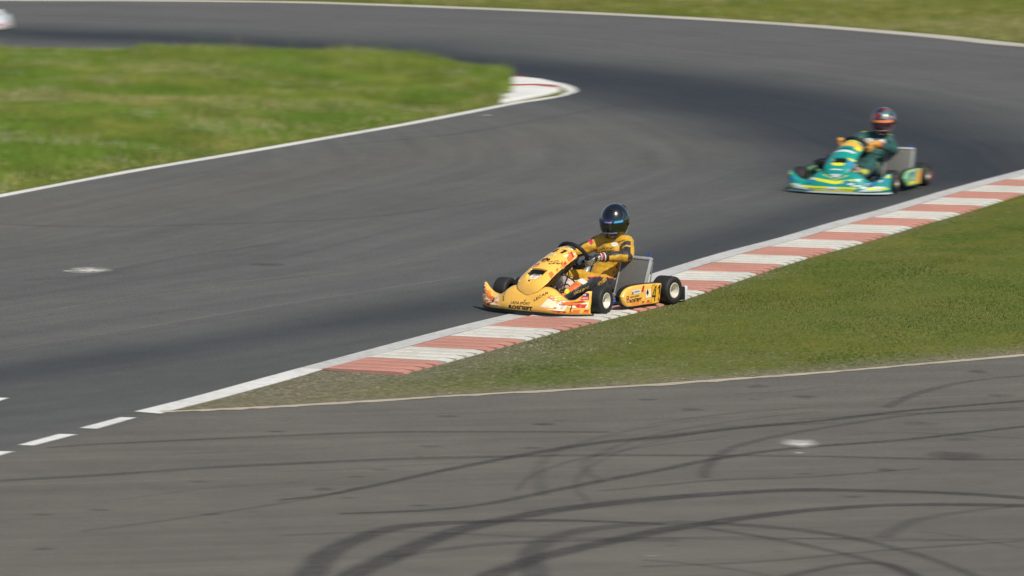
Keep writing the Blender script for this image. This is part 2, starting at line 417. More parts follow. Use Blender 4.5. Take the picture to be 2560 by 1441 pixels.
def rubber_mark_material():
    m, N, L, p = node_mat('tyre_rubber_mark')
    uv = N.new('ShaderNodeUVMap'); sx = N.new('ShaderNodeSeparateXYZ'); L.new(uv.outputs[0], sx.inputs[0])
    e = math_node(N, L, 'ABSOLUTE', math_node(N, L, 'SUBTRACT', sx.outputs[1], .5), 0)
    edge = ramp(N, L, e, .26, .5, 1, 0)
    mp = N.new('ShaderNodeMapping'); mp.inputs['Scale'].default_value = (.25, 5, 1); L.new(uv.outputs[0], mp.inputs[0])
    n1 = noise_node(N, L, mp.outputs[0], 3, 4); tc = N.new('ShaderNodeTexCoord'); n2 = noise_node(N, L, tc.outputs['Object'], 16, 6, .85)
    at_ = N.new('ShaderNodeAttribute'); at_.attribute_name = 'strength'; at_.attribute_type = 'OBJECT'
    a = math_node(N, L, 'MULTIPLY', edge, ramp(N, L, n1, .3, .65, .25, 1)); a = math_node(N, L, 'MULTIPLY', a, ramp(N, L, n2, .32, .66, .25, 1.15))
    a = math_node(N, L, 'MULTIPLY', a, at_.outputs['Fac'])
    p.inputs['Base Color'].default_value = (.040, .039, .040, 1); p.inputs['Roughness'].default_value = .75
    L.new(a, p.inputs['Alpha']); return m
MARK = rubber_mark_material()
MARKS = [
    ([(1480, 1262), (1440, 1215), (1480, 1165), (1580, 1120), (1760, 1082), (2000, 1058)], [.10, .10, .06], .24), ([(1290, 1230), (1330, 1190), (1450, 1148), (1650, 1112), (1800, 1096)], [.08, .1, .06], .3),
    ([(1600, 1105), (1700, 1090), (1900, 1068), (2090, 1058)], [.07, .09, .06], .35), ([(1620, 1062), (1760, 1042), (1900, 1028), (2080, 1016)], [.06, .08, .06], .35), ([(1840, 985), (1960, 980), (2060, 968), (2140, 966)], [.06, .08, .05], .3),
    ([(1980, 1050), (2150, 1040), (2400, 1030), (2700, 1022)], [.07, .08, .08], .4), ([(2190, 1000), (2300, 992), (2480, 985)], [.05, .08, .05], .3), ([(2120, 1088), (2250, 1082), (2430, 1090), (2600, 1100)], [.07, .08, .06], .3),
    ([(1600, 1345), (1850, 1350), (2150, 1346), (2450, 1352)], [.06, .08, .06], .3), ([(700, 1180), (900, 1172), (1100, 1160), (1260, 1158)], [.05, .06, .05], .25), ([(380, 1140), (640, 1126), (900, 1118)], [.05, .06, .04], .25),
    ([(300, 1250), (520, 1222), (760, 1205)], [.05, .07, .05], .25), ([(1600, 1400), (1740, 1412), (1900, 1436), (2000, 1470)], [.07, .09, .08], .35), ([(2300, 1330), (2420, 1345), (2560, 1372)], [.06, .08, .08], .3),  # surveyed centre line, width in metres, strength
    ([(745, 1500), (775, 1441), (805, 1397), (857, 1364), (962, 1326), (1075, 1311), (1187, 1306), (1337, 1302), (1487, 1304), (1660, 1311)], [.34, .34, .3, .25, .16, .1], .75),
    ([(800, 1500), (895, 1431), (962, 1401), (1037, 1367), (1150, 1326), (1300, 1292), (1450, 1268), (1660, 1246), (1795, 1236), (1989, 1226), (2184, 1228), (2379, 1234), (2560, 1246), (2900, 1280)], [.34, .34, .3, .3, .24, .2, .2], .85),
    ([(1130, 1500), (1225, 1441), (1337, 1399), (1450, 1371), (1660, 1326), (1756, 1312), (1911, 1289), (2067, 1273), (2262, 1263), (2560, 1265), (2900, 1280)], [.3, .3, .28, .26, .2, .18], .85),
    ([(1350, 1480), (1337, 1431), (1325, 1390), (1375, 1349), (1487, 1322), (1660, 1309), (1834, 1312), (2067, 1335), (2262, 1378), (2418, 1433), (2560, 1500)], [.3, .3, .28, .24, .18, .14, .14], .55),
    ([(1756, 1320), (1950, 1351), (2145, 1394), (2281, 1437), (2420, 1500)], [.13, .15, .15], .5),
    ([(700, 1251), (850, 1232), (1075, 1184), (1225, 1154), (1337, 1133), (1487, 1109), (1660, 1092), (1834, 1071), (2067, 1051), (2262, 1028), (2560, 1003), (2900, 975)], [.1, .16, .2, .16, .14], .75),
    ([(850, 1285), (1075, 1276), (1225, 1259), (1375, 1229), (1525, 1199), (1660, 1174), (1795, 1147), (1989, 1121), (2262, 1100), (2560, 1067), (2900, 1030)], [.12, .16, .16, .13], .7),
    ([(120, 1120), (211, 1113), (422, 1103), (668, 1092), (925, 1082), (1150, 1080), (1525, 1081)], [.1, .15, .18, .12], .5),
    ([(-200, 1218), (0, 1203), (246, 1189), (527, 1170), (900, 1152), (1000, 1148), (1262, 1142), (1525, 1139), (1989, 1141), (2379, 1149), (2800, 1150)], [.14, .18, .2, .16, .12], .5),
    ([(1763, 1196), (1763, 1176), (1787, 1149), (1834, 1119), (1950, 1090), (2106, 1063), (2301, 1036), (2560, 1020)], [.12, .16, .14, .12], .42),
    ([(2215, 1020), (2231, 1012), (2281, 989), (2379, 962), (2476, 948), (2620, 935)], [.16, .16, .08], .42),
    ([(2205, 1345), (2223, 1335), (2281, 1304), (2379, 1285), (2495, 1271), (2600, 1266)], [.24, .2, .16, .1], .34),
    ([(980, 1395), (1075, 1379), (1225, 1362), (1450, 1352), (1700, 1352)], [.12, .22, .16], .4),
    ([(1940, 1455), (1989, 1437), (2106, 1413), (2203, 1409), (2262, 1429), (2320, 1470)], [.14, .16, .16], .6),
    ([(1500, 1228), (1600, 1219), (1795, 1201), (2028, 1193), (2301, 1172)], [.09, .12, .09], .4),
    ([(1500, 1205), (1460, 1160), (1560, 1110), (1700, 1075), (1900, 1045), (2050, 1030)], [.14, .12, .08], .24),
    ([(1360, 1240), (1345, 1180), (1390, 1130), (1560, 1080), (1750, 1050)], [.18, .15, .08], .22),
    ([(700, 1340), (1000, 1330), (1400, 1345), (1900, 1345), (2300, 1352), (2700, 1345)], [.1, .12, .12, .1], .3),
    ([(1600, 1418), (1900, 1405), (2200, 1378), (2600, 1350)], [.09, .1, .1], .4),
    ([(200, 1330), (500, 1290), (800, 1243), (900, 1218)], [.08, .1, .08], .35),
    ([(-100, 556), (200, 568), (500, 562), (900, 545), (1250, 500)], [.2, .24, .16], .4),
    ([(60, 702), (230, 690), (330, 668), (480, 640), (720, 605)], [.2, .3, .14], .4),
    ([(850, 362), (1000, 350), (1180, 330), (1400, 290), (1560, 262)], [.2, .26, .2], .35)]
for i, (p, w, s) in enumerate(MARKS):
    o = ribbon('tyre_mark', line(p), [q*.80 for q in w], .0012+.00022*(i % 9), MARK, n=7, jit=.06); o['strength'] = float(s)*(.98 if i < 34 else .5)
SCRAPE = MARK.copy(); SCRAPE.name = 'pale_scrape'; SCRAPE.node_tree.nodes['Principled BSDF'].inputs['Base Color'].default_value = (.30, .30, .28, 1)
for i, (p, w, k) in enumerate([([(-300, 838), (0, 799), (220, 762), (457, 722), (900, 672), (1150, 640)], .05, .34), ([(-300, 848), (0, 806), (220, 770), (457, 731), (900, 682)], .05, .26), ([(-200, 905), (0, 876), (316, 827), (633, 774), (900, 732), (1150, 695)], .06, .34), ([(1500, 560), (1700, 520), (1950, 478)], .05, .3), ([(400, 385), (450, 399), (480, 396)], .1, .3)]):
    o = ribbon('scrape_mark', line(p), w, .0031+.0002*i, SCRAPE, n=7, jit=.2); o['strength'] = k
def blob(name, px, py, rx, ry, m, z, strength=None, seed=0, holes=False):
    """irregular flat stain, radii in metres"""
    r = random.Random(seed+int(px)); c = at(px, py); n = 22; ph = [r.uniform(0, 6.3) for _ in range(3)]
    V = [(c[0], c[1], z)]; k = 1
    for t in range(n):
        a = 2*math.pi*t/n; q = 1+.07*math.sin(2*a+ph[0])+.08*math.sin(3*a+ph[1])+.05*math.sin(5*a+ph[2]); V.append((c[0]+rx*q*math.cos(a), c[1]+ry*q*math.sin(a), z))
    o = obj(name, V, [(0, 1+t, 1+(t+1) % n) for t in range(n)], m, TRACK, smooth=False)
    uv = o.data.uv_layers.new(name='UVMap')
    for poly in o.data.polygons:
        for li in poly.loop_indices: uv.data[li].uv = (random.random(), .5 if o.data.loops[li].vertex_index == 0 else .95)
    if strength: o['strength'] = float(strength)
    return o
for i, (px, py, rx, ry, s) in enumerate([(2390, 1140, .28, .42, .9), (1360, 1062, .13, .12, .9), (1895, 967, .13, .2, .7), (2013, 993, .14, .2, .7), (2445, 930, .12, .2, .8), (2216, 1176, .1, .13, .9), (1730, 1025, .13, .16, .7), (1328, 1121, .12, .08, .9),
        (810, 1224, .12, .14, .8), (1885, 1000, .1, .1, .5), (110, 1374, .1, .1, .8), (105, 1288, .1, .08, .7), (250, 1276, .12, .08, .8), (530, 1287, .1, .08, .8), (498, 1205, .1, .08, .8), (690, 1080, .1, .08, .9), (1620, 1000, .12, .1, .8), (2010, 1186, .1, .07, .8), (2135, 1243, .12, .08, .7),
        (950, 1175, .1, .09, .7), (890, 1193, .09, .08, .7), (1075, 1117, .12, .1, .6), (1120, 1042, .13, .12, .8), (1400, 1052, .09, .07, .7), (670, 662, .25, .3, .7), (1950, 915, .1, .1, .7), (2300, 1060, .2, .2, .5), (2400, 1100, .16, .14, .5), (2500, 990, .16, .16, .6), (1050, 1265, .1, .07, .9), (870, 1246, .08, .06, .8)]):
    blob('oil_stain', px, py, rx*.8, ry*.55, MARK, .0032+.0002*(i % 6), s*.62)
WORN_PAINT = paint_material('worn_white_paint', (.60, .59, .55), .5, 6)
def _fade():
    N, L = WORN_PAINT.node_tree.nodes, WORN_PAINT.node_tree.links; uv = N.new('ShaderNodeUVMap'); sx = N.new('ShaderNodeSeparateXYZ'); L.new(uv.outputs[0], sx.inputs[0]); tc = N.new('ShaderNodeTexCoord')
    a = ramp(N, L, sx.outputs[1], .62, .93, 1, 0); n = noise_node(N, L, tc.outputs['Object'], 7, 5, .7); L.new(math_node(N, L, 'MULTIPLY', a, ramp(N, L, n, .36, .56, .15, .95)), N['Principled BSDF'].inputs['Alpha'])
_fade()
blob('paint_patch', 2000, 1110, .17, .26, WORN_PAINT, .005)
blob('paint_patch', 1997, 1134, .05, .07, WORN_PAINT, .005)
blob('paint_patch', 222, 677, .27, .30, WORN_PAINT, .005)
blob('paint_patch', 168, 679, .09, .06, WORN_PAINT, .0046)
blob('paint_patch', 1218, 289, .07, .12, WORN_PAINT, .005)
for px, py in [(1183, 1196), (1103, 1246), (1365, 1311), (2520, 1070), (1630, 1392)]:
    blob('debris_chip', px, py, random.uniform(.015, .03), .010, mat('pale_chip', (.5, .42, .3), .8) if random.random() < .6 else WORN_PAINT, .0055, seed=px)

# ------------------------------------------------------------------ kerbs
KERB_RED = paint_material('kerb_red', (.50, .235, .180), .35, 7)
KERB_WHITE = paint_material('kerb_white', (.60, .585, .53), .3, 7)
KERB_RED_DIRT_SHADE = paint_material('kerb_red_groove', (.24, .105, .085), .5, 7)  # darker groove paint: dirt, with the shadow between the ribs painted in
KERB_WHITE_DIRT_SHADE = paint_material('kerb_white_groove', (.29, .28, .25), .5, 7)
def kerb():
    P = smooth_path([(p[0], p[1], 0) for p in KERB_L], 30)
    acc = [0.]
    for a, b in zip(P[:-1], P[1:]): acc.append(acc[-1]+(b-a).length)
    def pos(s):
        x = lerp(acc, [p.x for p in P], s); y = lerp(acc, [p.y for p in P], s)
        x2 = lerp(acc, [p.x for p in P], min(s+.6, acc[-1])); y2 = lerp(acc, [p.y for p in P], min(s+.6, acc[-1]))
        x1 = lerp(acc, [p.x for p in P], max(s-.6, 0)); y1 = lerp(acc, [p.y for p in P], max(s-.6, 0))
        t = Vector((x2-x1, y2-y1, 0)).normalized(); return Vector((x, y, 0)), Vector((t.y, -t.x, 0))
    root = empty('kerb'); root.location = (*KERB_L[0], 0); tag(root, 'long red and white ribbed kerb between the race track and the short grass strip', 'kerb', kind='structure')
    pitch = .783; n = int(acc[-1]/pitch); prof = [(.0, .004), (.05, .010), (.42, .016), (.70, .022), (.785, .018), (.80, -.03)]
    for b in range(n):
        mb = MB(); vs = []; fs = []; ribs = 4; samples = []
        for k in range(ribs):
            s0 = b*pitch + .004 + (pitch-.008)*k/ribs; d = (pitch-.008)/ribs
            samples += [(s0, .0), (s0+d*.32, .0), (s0+d*.38, .009), (s0+d*.94, .009)]
        samples.append((b*pitch+pitch-.004, .0)); m = len(prof)
        for s, h in samples:
            p, nrm = pos(min(s, acc[-1]))
            for w, z in prof:
                hh = h if .04 < w < .78 else 0
                vs.append(p+nrm*w+Vector((0, 0, z+hh)) - root.location)
        for i in range(len(samples)-1): fs += [(i*m+j, (i+1)*m+j, (i+1)*m+j+1, i*m+j+1) for j in range(m-1)]
        fs += [tuple(range(m)), tuple((len(samples)-1)*m+j for j in range(m))]
        me = newmesh('kerb_block', vs, fs, KERB_RED if b % 2 == 0 else KERB_WHITE, smooth=False); me.materials.append(KERB_RED_DIRT_SHADE if b % 2 == 0 else KERB_WHITE_DIRT_SHADE)
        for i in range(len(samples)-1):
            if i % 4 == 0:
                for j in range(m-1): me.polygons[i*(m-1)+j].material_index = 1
        link('kerb_block', me, root)
    return root
KERB = kerb()
def apex_kerb():
    root = empty('apex_kerb'); c0 = at(1330, 228); root.location = (*c0, 0); tag(root, 'white and red apex kerb at the rounded tip of the infield grass', 'kerb', kind='structure')
    red = paint_material('apex_kerb_red', (.38, .07, .06), .3); white = paint_material('apex_kerb_white', (.74, .74, .72), .2)
    for q, m in (([(1252, 261), (1300, 253), (1372, 240), (1399, 232), (1396, 228), (1330, 222), (1255, 225)], white),
                 ([(1255, 224), (1330, 221), (1394, 227.3), (1400, 226), (1385, 221), (1335, 218), (1258, 220)], red),
                 ([(1250, 219), (1335, 217), (1386, 220), (1398, 224.5), (1404, 222), (1385, 213), (1350, 205), (1300, 200.5), (1245, 203)], white),
                 ([(1235, 202), (1295, 199.8), (1320, 200.8), (1300, 198.2), (1235, 197)], red)):
        w = line(q); w = [(x-c0[0], y-c0[1]) for x, y in w]
        MB().extr(w, 'Z', -.03, .055).build('kerb_block', m, root, smooth=False, bev=.018)
    return root
apex_kerb()

# ------------------------------------------------------------------ turf and grass
def turf_height(x, y, edge, h, reach):
    d = dist_path(x, y, edge)[0]; return np.maximum(h*np.clip(d/reach, 0, 1)**.8 + (fbm(x, y, .3, 5, 2)-.5)*h*.5*np.clip(d/1.5, 0, 1), 0)
def turf(name, poly, edge, h, reach, step, z0=.004):
    bm = bmesh.new(); vs = [bm.verts.new((x, y, 0)) for x, y in poly]; bm.faces.new(vs)
    xs = [p[0] for p in poly]; ys = [p[1] for p in poly]
    for lo, hi, no, st in ((min(xs), max(xs), (1, 0, 0), step), (min(ys), max(ys), (0, 1, 0), step)):
        k = lo+st
        while k < hi: bmesh.ops.bisect_plane(bm, geom=bm.verts[:]+bm.edges[:]+bm.faces[:], plane_co=Vector(no)*k, plane_no=no); k += st
    bmesh.ops.triangulate(bm, faces=bm.faces[:])
    co = np.array([v.co for v in bm.verts]); z = turf_height(co[:, 0], co[:, 1], edge, h, reach)
    for v, q in zip(bm.verts, z): v.co.z = max(q, 0)+z0
    for f in bm.faces:
        f.normal_update(); f.smooth = True
        if f.normal.z < 0: f.normal_flip()
    me = bpy.data.meshes.new(name); bm.to_mesh(me); bm.free(); me.materials.append(TURF); return tag(link(name, me), kind='structure')

def grass_material():
    m, N, L, p = node_mat('grass_blade'); a = N.new('ShaderNodeAttribute'); a.attribute_name = 'tint'
    L.new(a.outputs['Color'], p.inputs['Base Color']); p.inputs['Roughness'].default_value = .7; p.inputs['Specular IOR Level'].default_value = .08
    t = N.new('ShaderNodeBsdfTranslucent'); L.new(a.outputs['Color'], t.inputs['Color']); mx = N.new('ShaderNodeMixShader'); mx.inputs[0].default_value = .4
    L.new(p.outputs[0], mx.inputs[1]); L.new(t.outputs[0], mx.inputs[2]); L.new(mx.outputs[0], N['Material Output'].inputs['Surface']); return m
GRASS = grass_material()
GREEN, LUSH, OLIVE, STRAW, DARK, PALE = (np.array(c) for c in ((.195, .265, .052), (.150, .250, .040), (.262, .290, .066), (.44, .40, .20), (.085, .150, .026), (.52, .50, .37)))
def grass(name, poly, n, hfun, width, cfun, zfun, lean=.5, label=None, seed=1):
    r = np.random.default_rng(seed); P = np.array(poly); lo, hi = P.min(0), P.max(0)
    pts = []; got = 0
    while got < n:
        q = r.uniform(lo, hi, (n, 2)); q = q[inside(q[:, 0], q[:, 1], poly)]; pts.append(q); got += len(q)
    q = np.concatenate(pts)[:n]; x, y = q[:, 0], q[:, 1]
    h, keep = hfun(x, y, r); x, y, h = x[keep], y[keep], h[keep]; n = len(x)
    az = r.uniform(0, 2*np.pi, n); la = r.uniform(0, 2*np.pi, n); ln = h*lean*r.random(n)**.7; w = width*r.uniform(.6, 1.4, n)*.5
    z = zfun(x, y)
    V = np.zeros((n, 3, 3), np.float32)
    V[:, 0, 0] = x-np.cos(az)*w; V[:, 0, 1] = y-np.sin(az)*w; V[:, 1, 0] = x+np.cos(az)*w; V[:, 1, 1] = y+np.sin(az)*w
    V[:, 0, 2] = V[:, 1, 2] = z-.01; V[:, 2, 0] = x+np.cos(la)*ln; V[:, 2, 1] = y+np.sin(la)*ln; V[:, 2, 2] = z+h
    gn = np.cross(V[:, 1]-V[:, 0], V[:, 2]-V[:, 0]); flip = gn@np.array((.15, -.7, .7)) < 0; V[flip] = V[flip][:, [1, 0, 2]]
    me = bpy.data.meshes.new(name); me.vertices.add(n*3); me.vertices.foreach_set('co', V.ravel())
    me.loops.add(n*3); me.loops.foreach_set('vertex_index', np.arange(n*3, dtype=np.int32))
    me.polygons.add(n); me.polygons.foreach_set('loop_start', np.arange(0, n*3, 3, dtype=np.int32)); me.update(calc_edges=True)
    col = cfun(x, y, r); c4 = np.ones((n, 3, 4), np.float32); c4[:, :, :3] = col[:, None, :]
    a = me.attributes.new('tint', 'FLOAT_COLOR', 'POINT'); a.data.foreach_set('color', c4.ravel()); me.materials.append(GRASS)
    # blades share the sky-facing normal so the sward shades as one surface
    nn = np.zeros((n, 3, 3), np.float32); nn[:, :, 2] = 1; nn[:, :, 0] = (np.cos(la)*.45)[:, None]; nn[:, :, 1] = (np.sin(la)*.45-.15)[:, None]
    nn /= np.linalg.norm(nn, axis=2, keepdims=True); me.normals_split_custom_set_from_vertices(nn.reshape(-1, 3).tolist())
    return tag(link(name, me), label=label, cat='grass', kind='stuff')
def blend(a, b, t): return a*(1-t)[:, None]+b*t[:, None]
def pick(col, other, prob, r): m = r.random(len(col)) < prob; col[m] = other*(r.uniform(.75, 1.25, m.sum())[:, None]); return col

INF_EDGE = INFIELD
turf('infield_turf', INFIELD, INFIELD+INFIELD[:1], .16, 3.0, .6)
TIP = at(1250, 222)
def inf_h(x, y, r):
    d = dist_path(x, y, INFIELD)[0]; far = np.clip((y-60)/14, 0, 1); n = fbm(x, y, .9, 21)
    tuft = np.clip((fbm(x, y, .55, 22)-.45)*4, 0, 1); h = (.06+.10*n+.03*far+.12*tuft*far)*np.clip(.35+d/.9, 0, 1)*r.uniform(.6, 1.25, len(x))
    tall = (r.random(len(x)) < (.006+.016*far)*np.clip(n*2-.5, 0, 1)*(d > .5)); h = h+.20*np.exp(-(dist_path(x, y, line([(930, 163), (1010, 163), (1090, 170)]))[0]/.8)**2)*r.random(len(x)); h = np.where(tall, h*1.5+.05, h)
    dt = np.hypot(x-TIP[0], y-TIP[1]); keep = ((d > .10) | (r.random(len(x)) < .3)) & (d > .03)
    keep &= ~((x > at(1262, 240)[0]+.12*np.sin(y*5)) & (y > 64.6))
    return h, keep
def inf_c(x, y, r):
    n = fbm(x*.55+y*.1, y, 1.0, 31); n2 = fbm(x, y, 2.0, 32); d = dist_path(x, y, INFIELD)[0]
    c = blend(GREEN, OLIVE, np.clip((n2-.42)*2.6, 0, .8)); c = blend(c, c*0+LUSH, np.clip((fbm(x, y, .8, 33)-.40)*4, 0, 1))
    c = c*(.80+.44*np.clip(fbm(x, y, 1.7, 37)*1.7-.35, 0, 1))[:, None]*(.85+.3*r.random(len(x)))[:, None]
    straw = np.clip((n-.57)*3.4, 0, .42)+.02; straw = np.where(d < .5, .20, straw); straw = np.maximum(straw, .55*np.exp(-(dist_path(x, y, line([(560, 322), (680, 306), (860, 288)]))[0]/.45)**2)*fbm(x, y, 1.5, 39)); c = pick(c, STRAW, straw, r)
    c = pick(c, PALE, np.clip((fbm(x*.8, y*1.3, 1.5, 36)-.62)*3, 0, .22), r); return pick(c, DARK, np.clip((.43-n2)*2, 0, .3), r)
grass('long_grass', INFIELD, 430000, inf_h, .016, inf_c, lambda x, y: turf_height(x, y, INFIELD+INFIELD[:1], .16, 3.0)+.01, .55,
      'long green grass with straw patches covering the infield beside the white line', 3)

k_r = offset_path([(p.x, p.y) for p in smooth_path([(q[0], q[1], 0) for q in KERB_L], 3)], .79)
STRIP = [at(425, 1028.5)] + line([(548, 998), (721, 951), (798, 928)]) + [k_r[0]] + [p for p in k_r[1:]] + [(14, 63.5), (42, 63.5), (42, 59)] + LOW_EDGE[1:][::-1]
STRIP_E = STRIP + STRIP[:1]
VT = turf('verge_turf', STRIP, STRIP_E, .07, 1.6, .3, .004)
def st_gravel(x, y):
    """1 = bare grit at the narrow end of the verge and along the kerb"""
    g = np.clip((.55-(x-.47*(y-39.5)))/2.2+.12, 0, .80)*np.clip((43.5-y)/3, 0, 1)
    dk = dist_path(x, y, k_r)[0]; g = np.maximum(g, .55*np.exp(-(dk/.22)**2)*(fbm(x, y, .8, 8)*1.6-.55))
    g = np.maximum(g, .8*np.exp(-(dist_path(x, y, LOW_EDGE)[0]/.22)**2)); dl = dist_path(x, y, line([(900, 985), (1400, 955), (1900, 905)]))[0]
    return np.clip(np.maximum(g, .55*np.exp(-(dl/.4)**2)*(fbm(x, y, .9, 9)*1.3-.2)), 0, 1)
_c = np.zeros(len(VT.data.vertices)*3); VT.data.vertices.foreach_get('co', _c); _c = _c.reshape(-1, 3)
_a = VT.data.attributes.new('grit', 'FLOAT', 'POINT'); _a.data.foreach_set('value', st_gravel(_c[:, 0], _c[:, 1]).astype(np.float32))
def st_h(x, y, r):
    g = st_gravel(x, y); d = dist_path(x, y, STRIP_E)[0]; n = fbm(x, y, 1.2, 51)
    h = (.006+.012*n)*(1-.5*g)*r.uniform(.6, 1.3, len(x)); keep = (r.random(len(x)) > g*1.02*(1.25-.6*fbm(x, y, 2.6, 52))) & (d > .005); return h, keep
def st_c(x, y, r):
    n = fbm(x, y, .5, 61); n2 = fbm(x, y, 1.7, 62)
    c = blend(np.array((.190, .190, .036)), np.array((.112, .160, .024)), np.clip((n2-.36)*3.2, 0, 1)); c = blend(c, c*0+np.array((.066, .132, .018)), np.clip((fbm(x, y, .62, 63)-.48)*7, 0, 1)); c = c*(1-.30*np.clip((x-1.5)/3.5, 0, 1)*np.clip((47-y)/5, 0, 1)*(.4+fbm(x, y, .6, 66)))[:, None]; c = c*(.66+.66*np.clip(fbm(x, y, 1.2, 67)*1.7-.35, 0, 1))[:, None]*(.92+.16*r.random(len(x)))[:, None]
    c = pick(c, STRAW*.55, np.clip((n-.52)*2, 0, .3)+.02, r); return pick(c, DARK*1.7, np.clip((.42-n2)*1.5, 0, .10), r)
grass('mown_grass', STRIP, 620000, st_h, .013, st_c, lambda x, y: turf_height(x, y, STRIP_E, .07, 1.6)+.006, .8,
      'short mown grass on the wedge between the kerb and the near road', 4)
# grit lying on the verge: tiny stones, one mass
def grit():
    r = np.random.default_rng(9); n = 150000; x = r.uniform(-3.2, 8, n); y = r.uniform(36.8, 56, n); m = inside(x, y, STRIP); x, y = x[m], y[m]
    m = r.random(len(x)) < st_gravel(x, y)*.9; x, y = x[m], y[m]; n = len(x); z = turf_height(x, y, STRIP_E, .07, 1.6)+.006; s = r.uniform(.003, .009, n)
    a = r.uniform(0, 6.28, n); V = np.zeros((n, 4, 3)); 
    for k in range(3): V[:, k, 0] = x+np.cos(a+k*2.1)*s; V[:, k, 1] = y+np.sin(a+k*2.1)*s; V[:, k, 2] = z-.002
    V[:, 3, 0] = x; V[:, 3, 1] = y; V[:, 3, 2] = z+s*.8
    i = np.arange(n)*4; F = np.stack([np.c_[i, i+1, i+3], np.c_[i+1, i+2, i+3], np.c_[i+2, i, i+3]], 1).reshape(-1, 3)
    me = newmesh('gravel', V.reshape(-1, 3), F.tolist(), mat('grit_stone', (.25, .22, .175), .9, var=.45, scale=3), smooth=False)
    tag(link('gravel', me), 'fine grey grit scattered at the narrow end of the verge', 'gravel', kind='stuff')
grit()
FARG = offset_path(FAR_LO, -.56) + [(60, 64), (60, 400), (-90, 400), (-90, 92.2)]
FAR_E = offset_path(FAR_LO, -.56)
turf('outer_turf', FARG, FAR_E, .25, 6, 8, .004)
FARC = FAR_E + [(24, 64), (24, 118), (-26, 118), (-26, 92)]
def fa_h(x, y, r): n = fbm(x, y, .5, 71); return (.05+.10*n)*r.uniform(.6, 1.3, len(x)), dist_path(x, y, FAR_E)[0] > .05
def fa_c(x, y, r):
    n = fbm(x, y, .22, 81); n2 = fbm(x, y, .9, 82); c = blend(OLIVE*.86, GREEN*.86, np.clip((n2-.4)*3, 0, 1))*(.78+.44*r.random(len(x)))[:, None]
    return pick(c, STRAW*.9, np.clip((n-.42)*2.2, 0, .5)+.06, r)
grass('verge_grass', FARC, 330000, fa_h, .03, fa_c, lambda x, y: turf_height(x, y, FAR_E, .25, 6)+.006, .6,
      'pale olive grass beyond the outer edge of the corner at the top', 5)

# ------------------------------------------------------------------ karts
BLACK = mat('black_plastic', (.012, .012, .013), .38, var=.2)
RUBBER = mat('tyre_rubber', (.016, .016, .017), .62, var=.25, scale=30, bump=.3, bscale=300)
STEEL = mat('steel', (.45, .45, .46), .32, 1.0, var=.15)
ALU = mat('brushed_aluminium', (.60, .60, .58), .45, .6, var=.12)
CREAM = mat('cream_magnesium', (.66, .62, .54), .42, .15, var=.10)
DARKM = mat('dark_metal', (.05, .05, .055), .45, .8, var=.2)
BLUE = mat('anodised_blue', (.01, .075, .33), .3, .3, coat=.4)
BLUEFRAME = mat('blue_frame_tube', (.012, .10, .36), .35, .1, coat=.3)
RADCORE = mat('radiator_fins', (.19, .19, .175), .55, .3, var=.15, scale=60)
TANK = mat('tank_plastic', (.68, .55, .48), .45, var=.06)
SEATM = mat('seat_fibreglass', (.16, .20, .20), .35, var=.2, coat=.3)
FLOORM = mat('floor_tray_metal', (.12, .12, .12), .5, .7, var=.2)
WHITE = mat('white_print', (.78, .77, .75), .35)
INK = mat('black_print', (.012, .012, .014), .4)
RED = mat('red_print', (.58, .035, .035), .35)
ORANGE = mat('orange_print', (.82, .19, .045), .33)
NAVY = mat('navy_print', (.02, .03, .12), .4)
GOLD = mat('gold_print', (.70, .45, .05), .4)
CHROME = mat('chrome', (.7, .7, .7), .12, 1.0)

def rosneft_mark(w, h):
    """tower of black bars over yellow bars"""
    dark = []; gold = []
    for i, (lo, hi) in enumerate([(.04, .22), (.0, .34), (-.02, .46), (.0, .56), (-.02, .46), (.0, .34), (.04, .22)]):
        x = (-.42+i*.14)*w; dark.append(rect(x-.056*w, lo*h, x+.056*w, hi*h))
    for i, (lo, hi) in enumerate([(-.44, -.10), (-.52, -.12), (-.44, -.10)]):
        x = (-.15+i*.15)*w; gold.append(rect(x-.06*w, lo*h, x+.06*w, hi*h))
    return poly_shape(*dark), poly_shape(*gold)

class Skin:
    """keeps the surface projection of one panel"""
    def __init__(s, o, U, V, D, back=.5): s.o = o; s.b = bvh_of(o); s.U, s.V, s.D, s.back = U, V, D, back; s.n = 0
    def put(s, name, shape, m, org, rot=0.0, off=None, step=.02):
        s.n += 1; return decal(name, s.b, shape, m, org, s.U, s.V, s.D, s.o, off if off else .0011+.00016*s.n, step, rot, s.back)
    def text(s, txt, m, org, w, h, rot=0.0, bold=.02, shear=0.0, name='lettering', step=.02): return s.put(name, text_shape(txt, w, h, bold, shear), m, org, rot, step=step)
    def lada(s, org, w, h, rot=0.0):
        s.put('emblem', poly_shape(rect(-w/2, -h/2, w/2, h/2)), RED, org, rot)
        s.put('emblem', poly_shape(rect(-w*.45, h*.02, w*.45, h*.46)), NAVY, org, rot); s.put('emblem', poly_shape(disc(-.05*w, h*.24, w*.2, h*.13, 12)), WHITE, org, rot)
        o = Vector(org)+Vector(s.V).normalized()*(-h*.27*math.cos(rot))+Vector(s.U).normalized()*(h*.27*math.sin(rot)); s.text('LADA', WHITE, o, w*.8, h*.26, rot)
    def tower(s, org, w, h, rot=0.0):
        s.put('emblem', poly_shape([(-.62*w, -.1*h), (-.42*w, -.62*h), (.42*w, -.62*h), (.62*w, -.1*h), (.52*w, .45*h), (.2*w, .68*h), (-.2*w, .68*h), (-.52*w, .45*h)]), WHITE, org, rot)
        a, b = rosneft_mark(w, h); s.put('emblem', a, INK, org, rot); s.put('emblem', b, GOLD, org, rot)

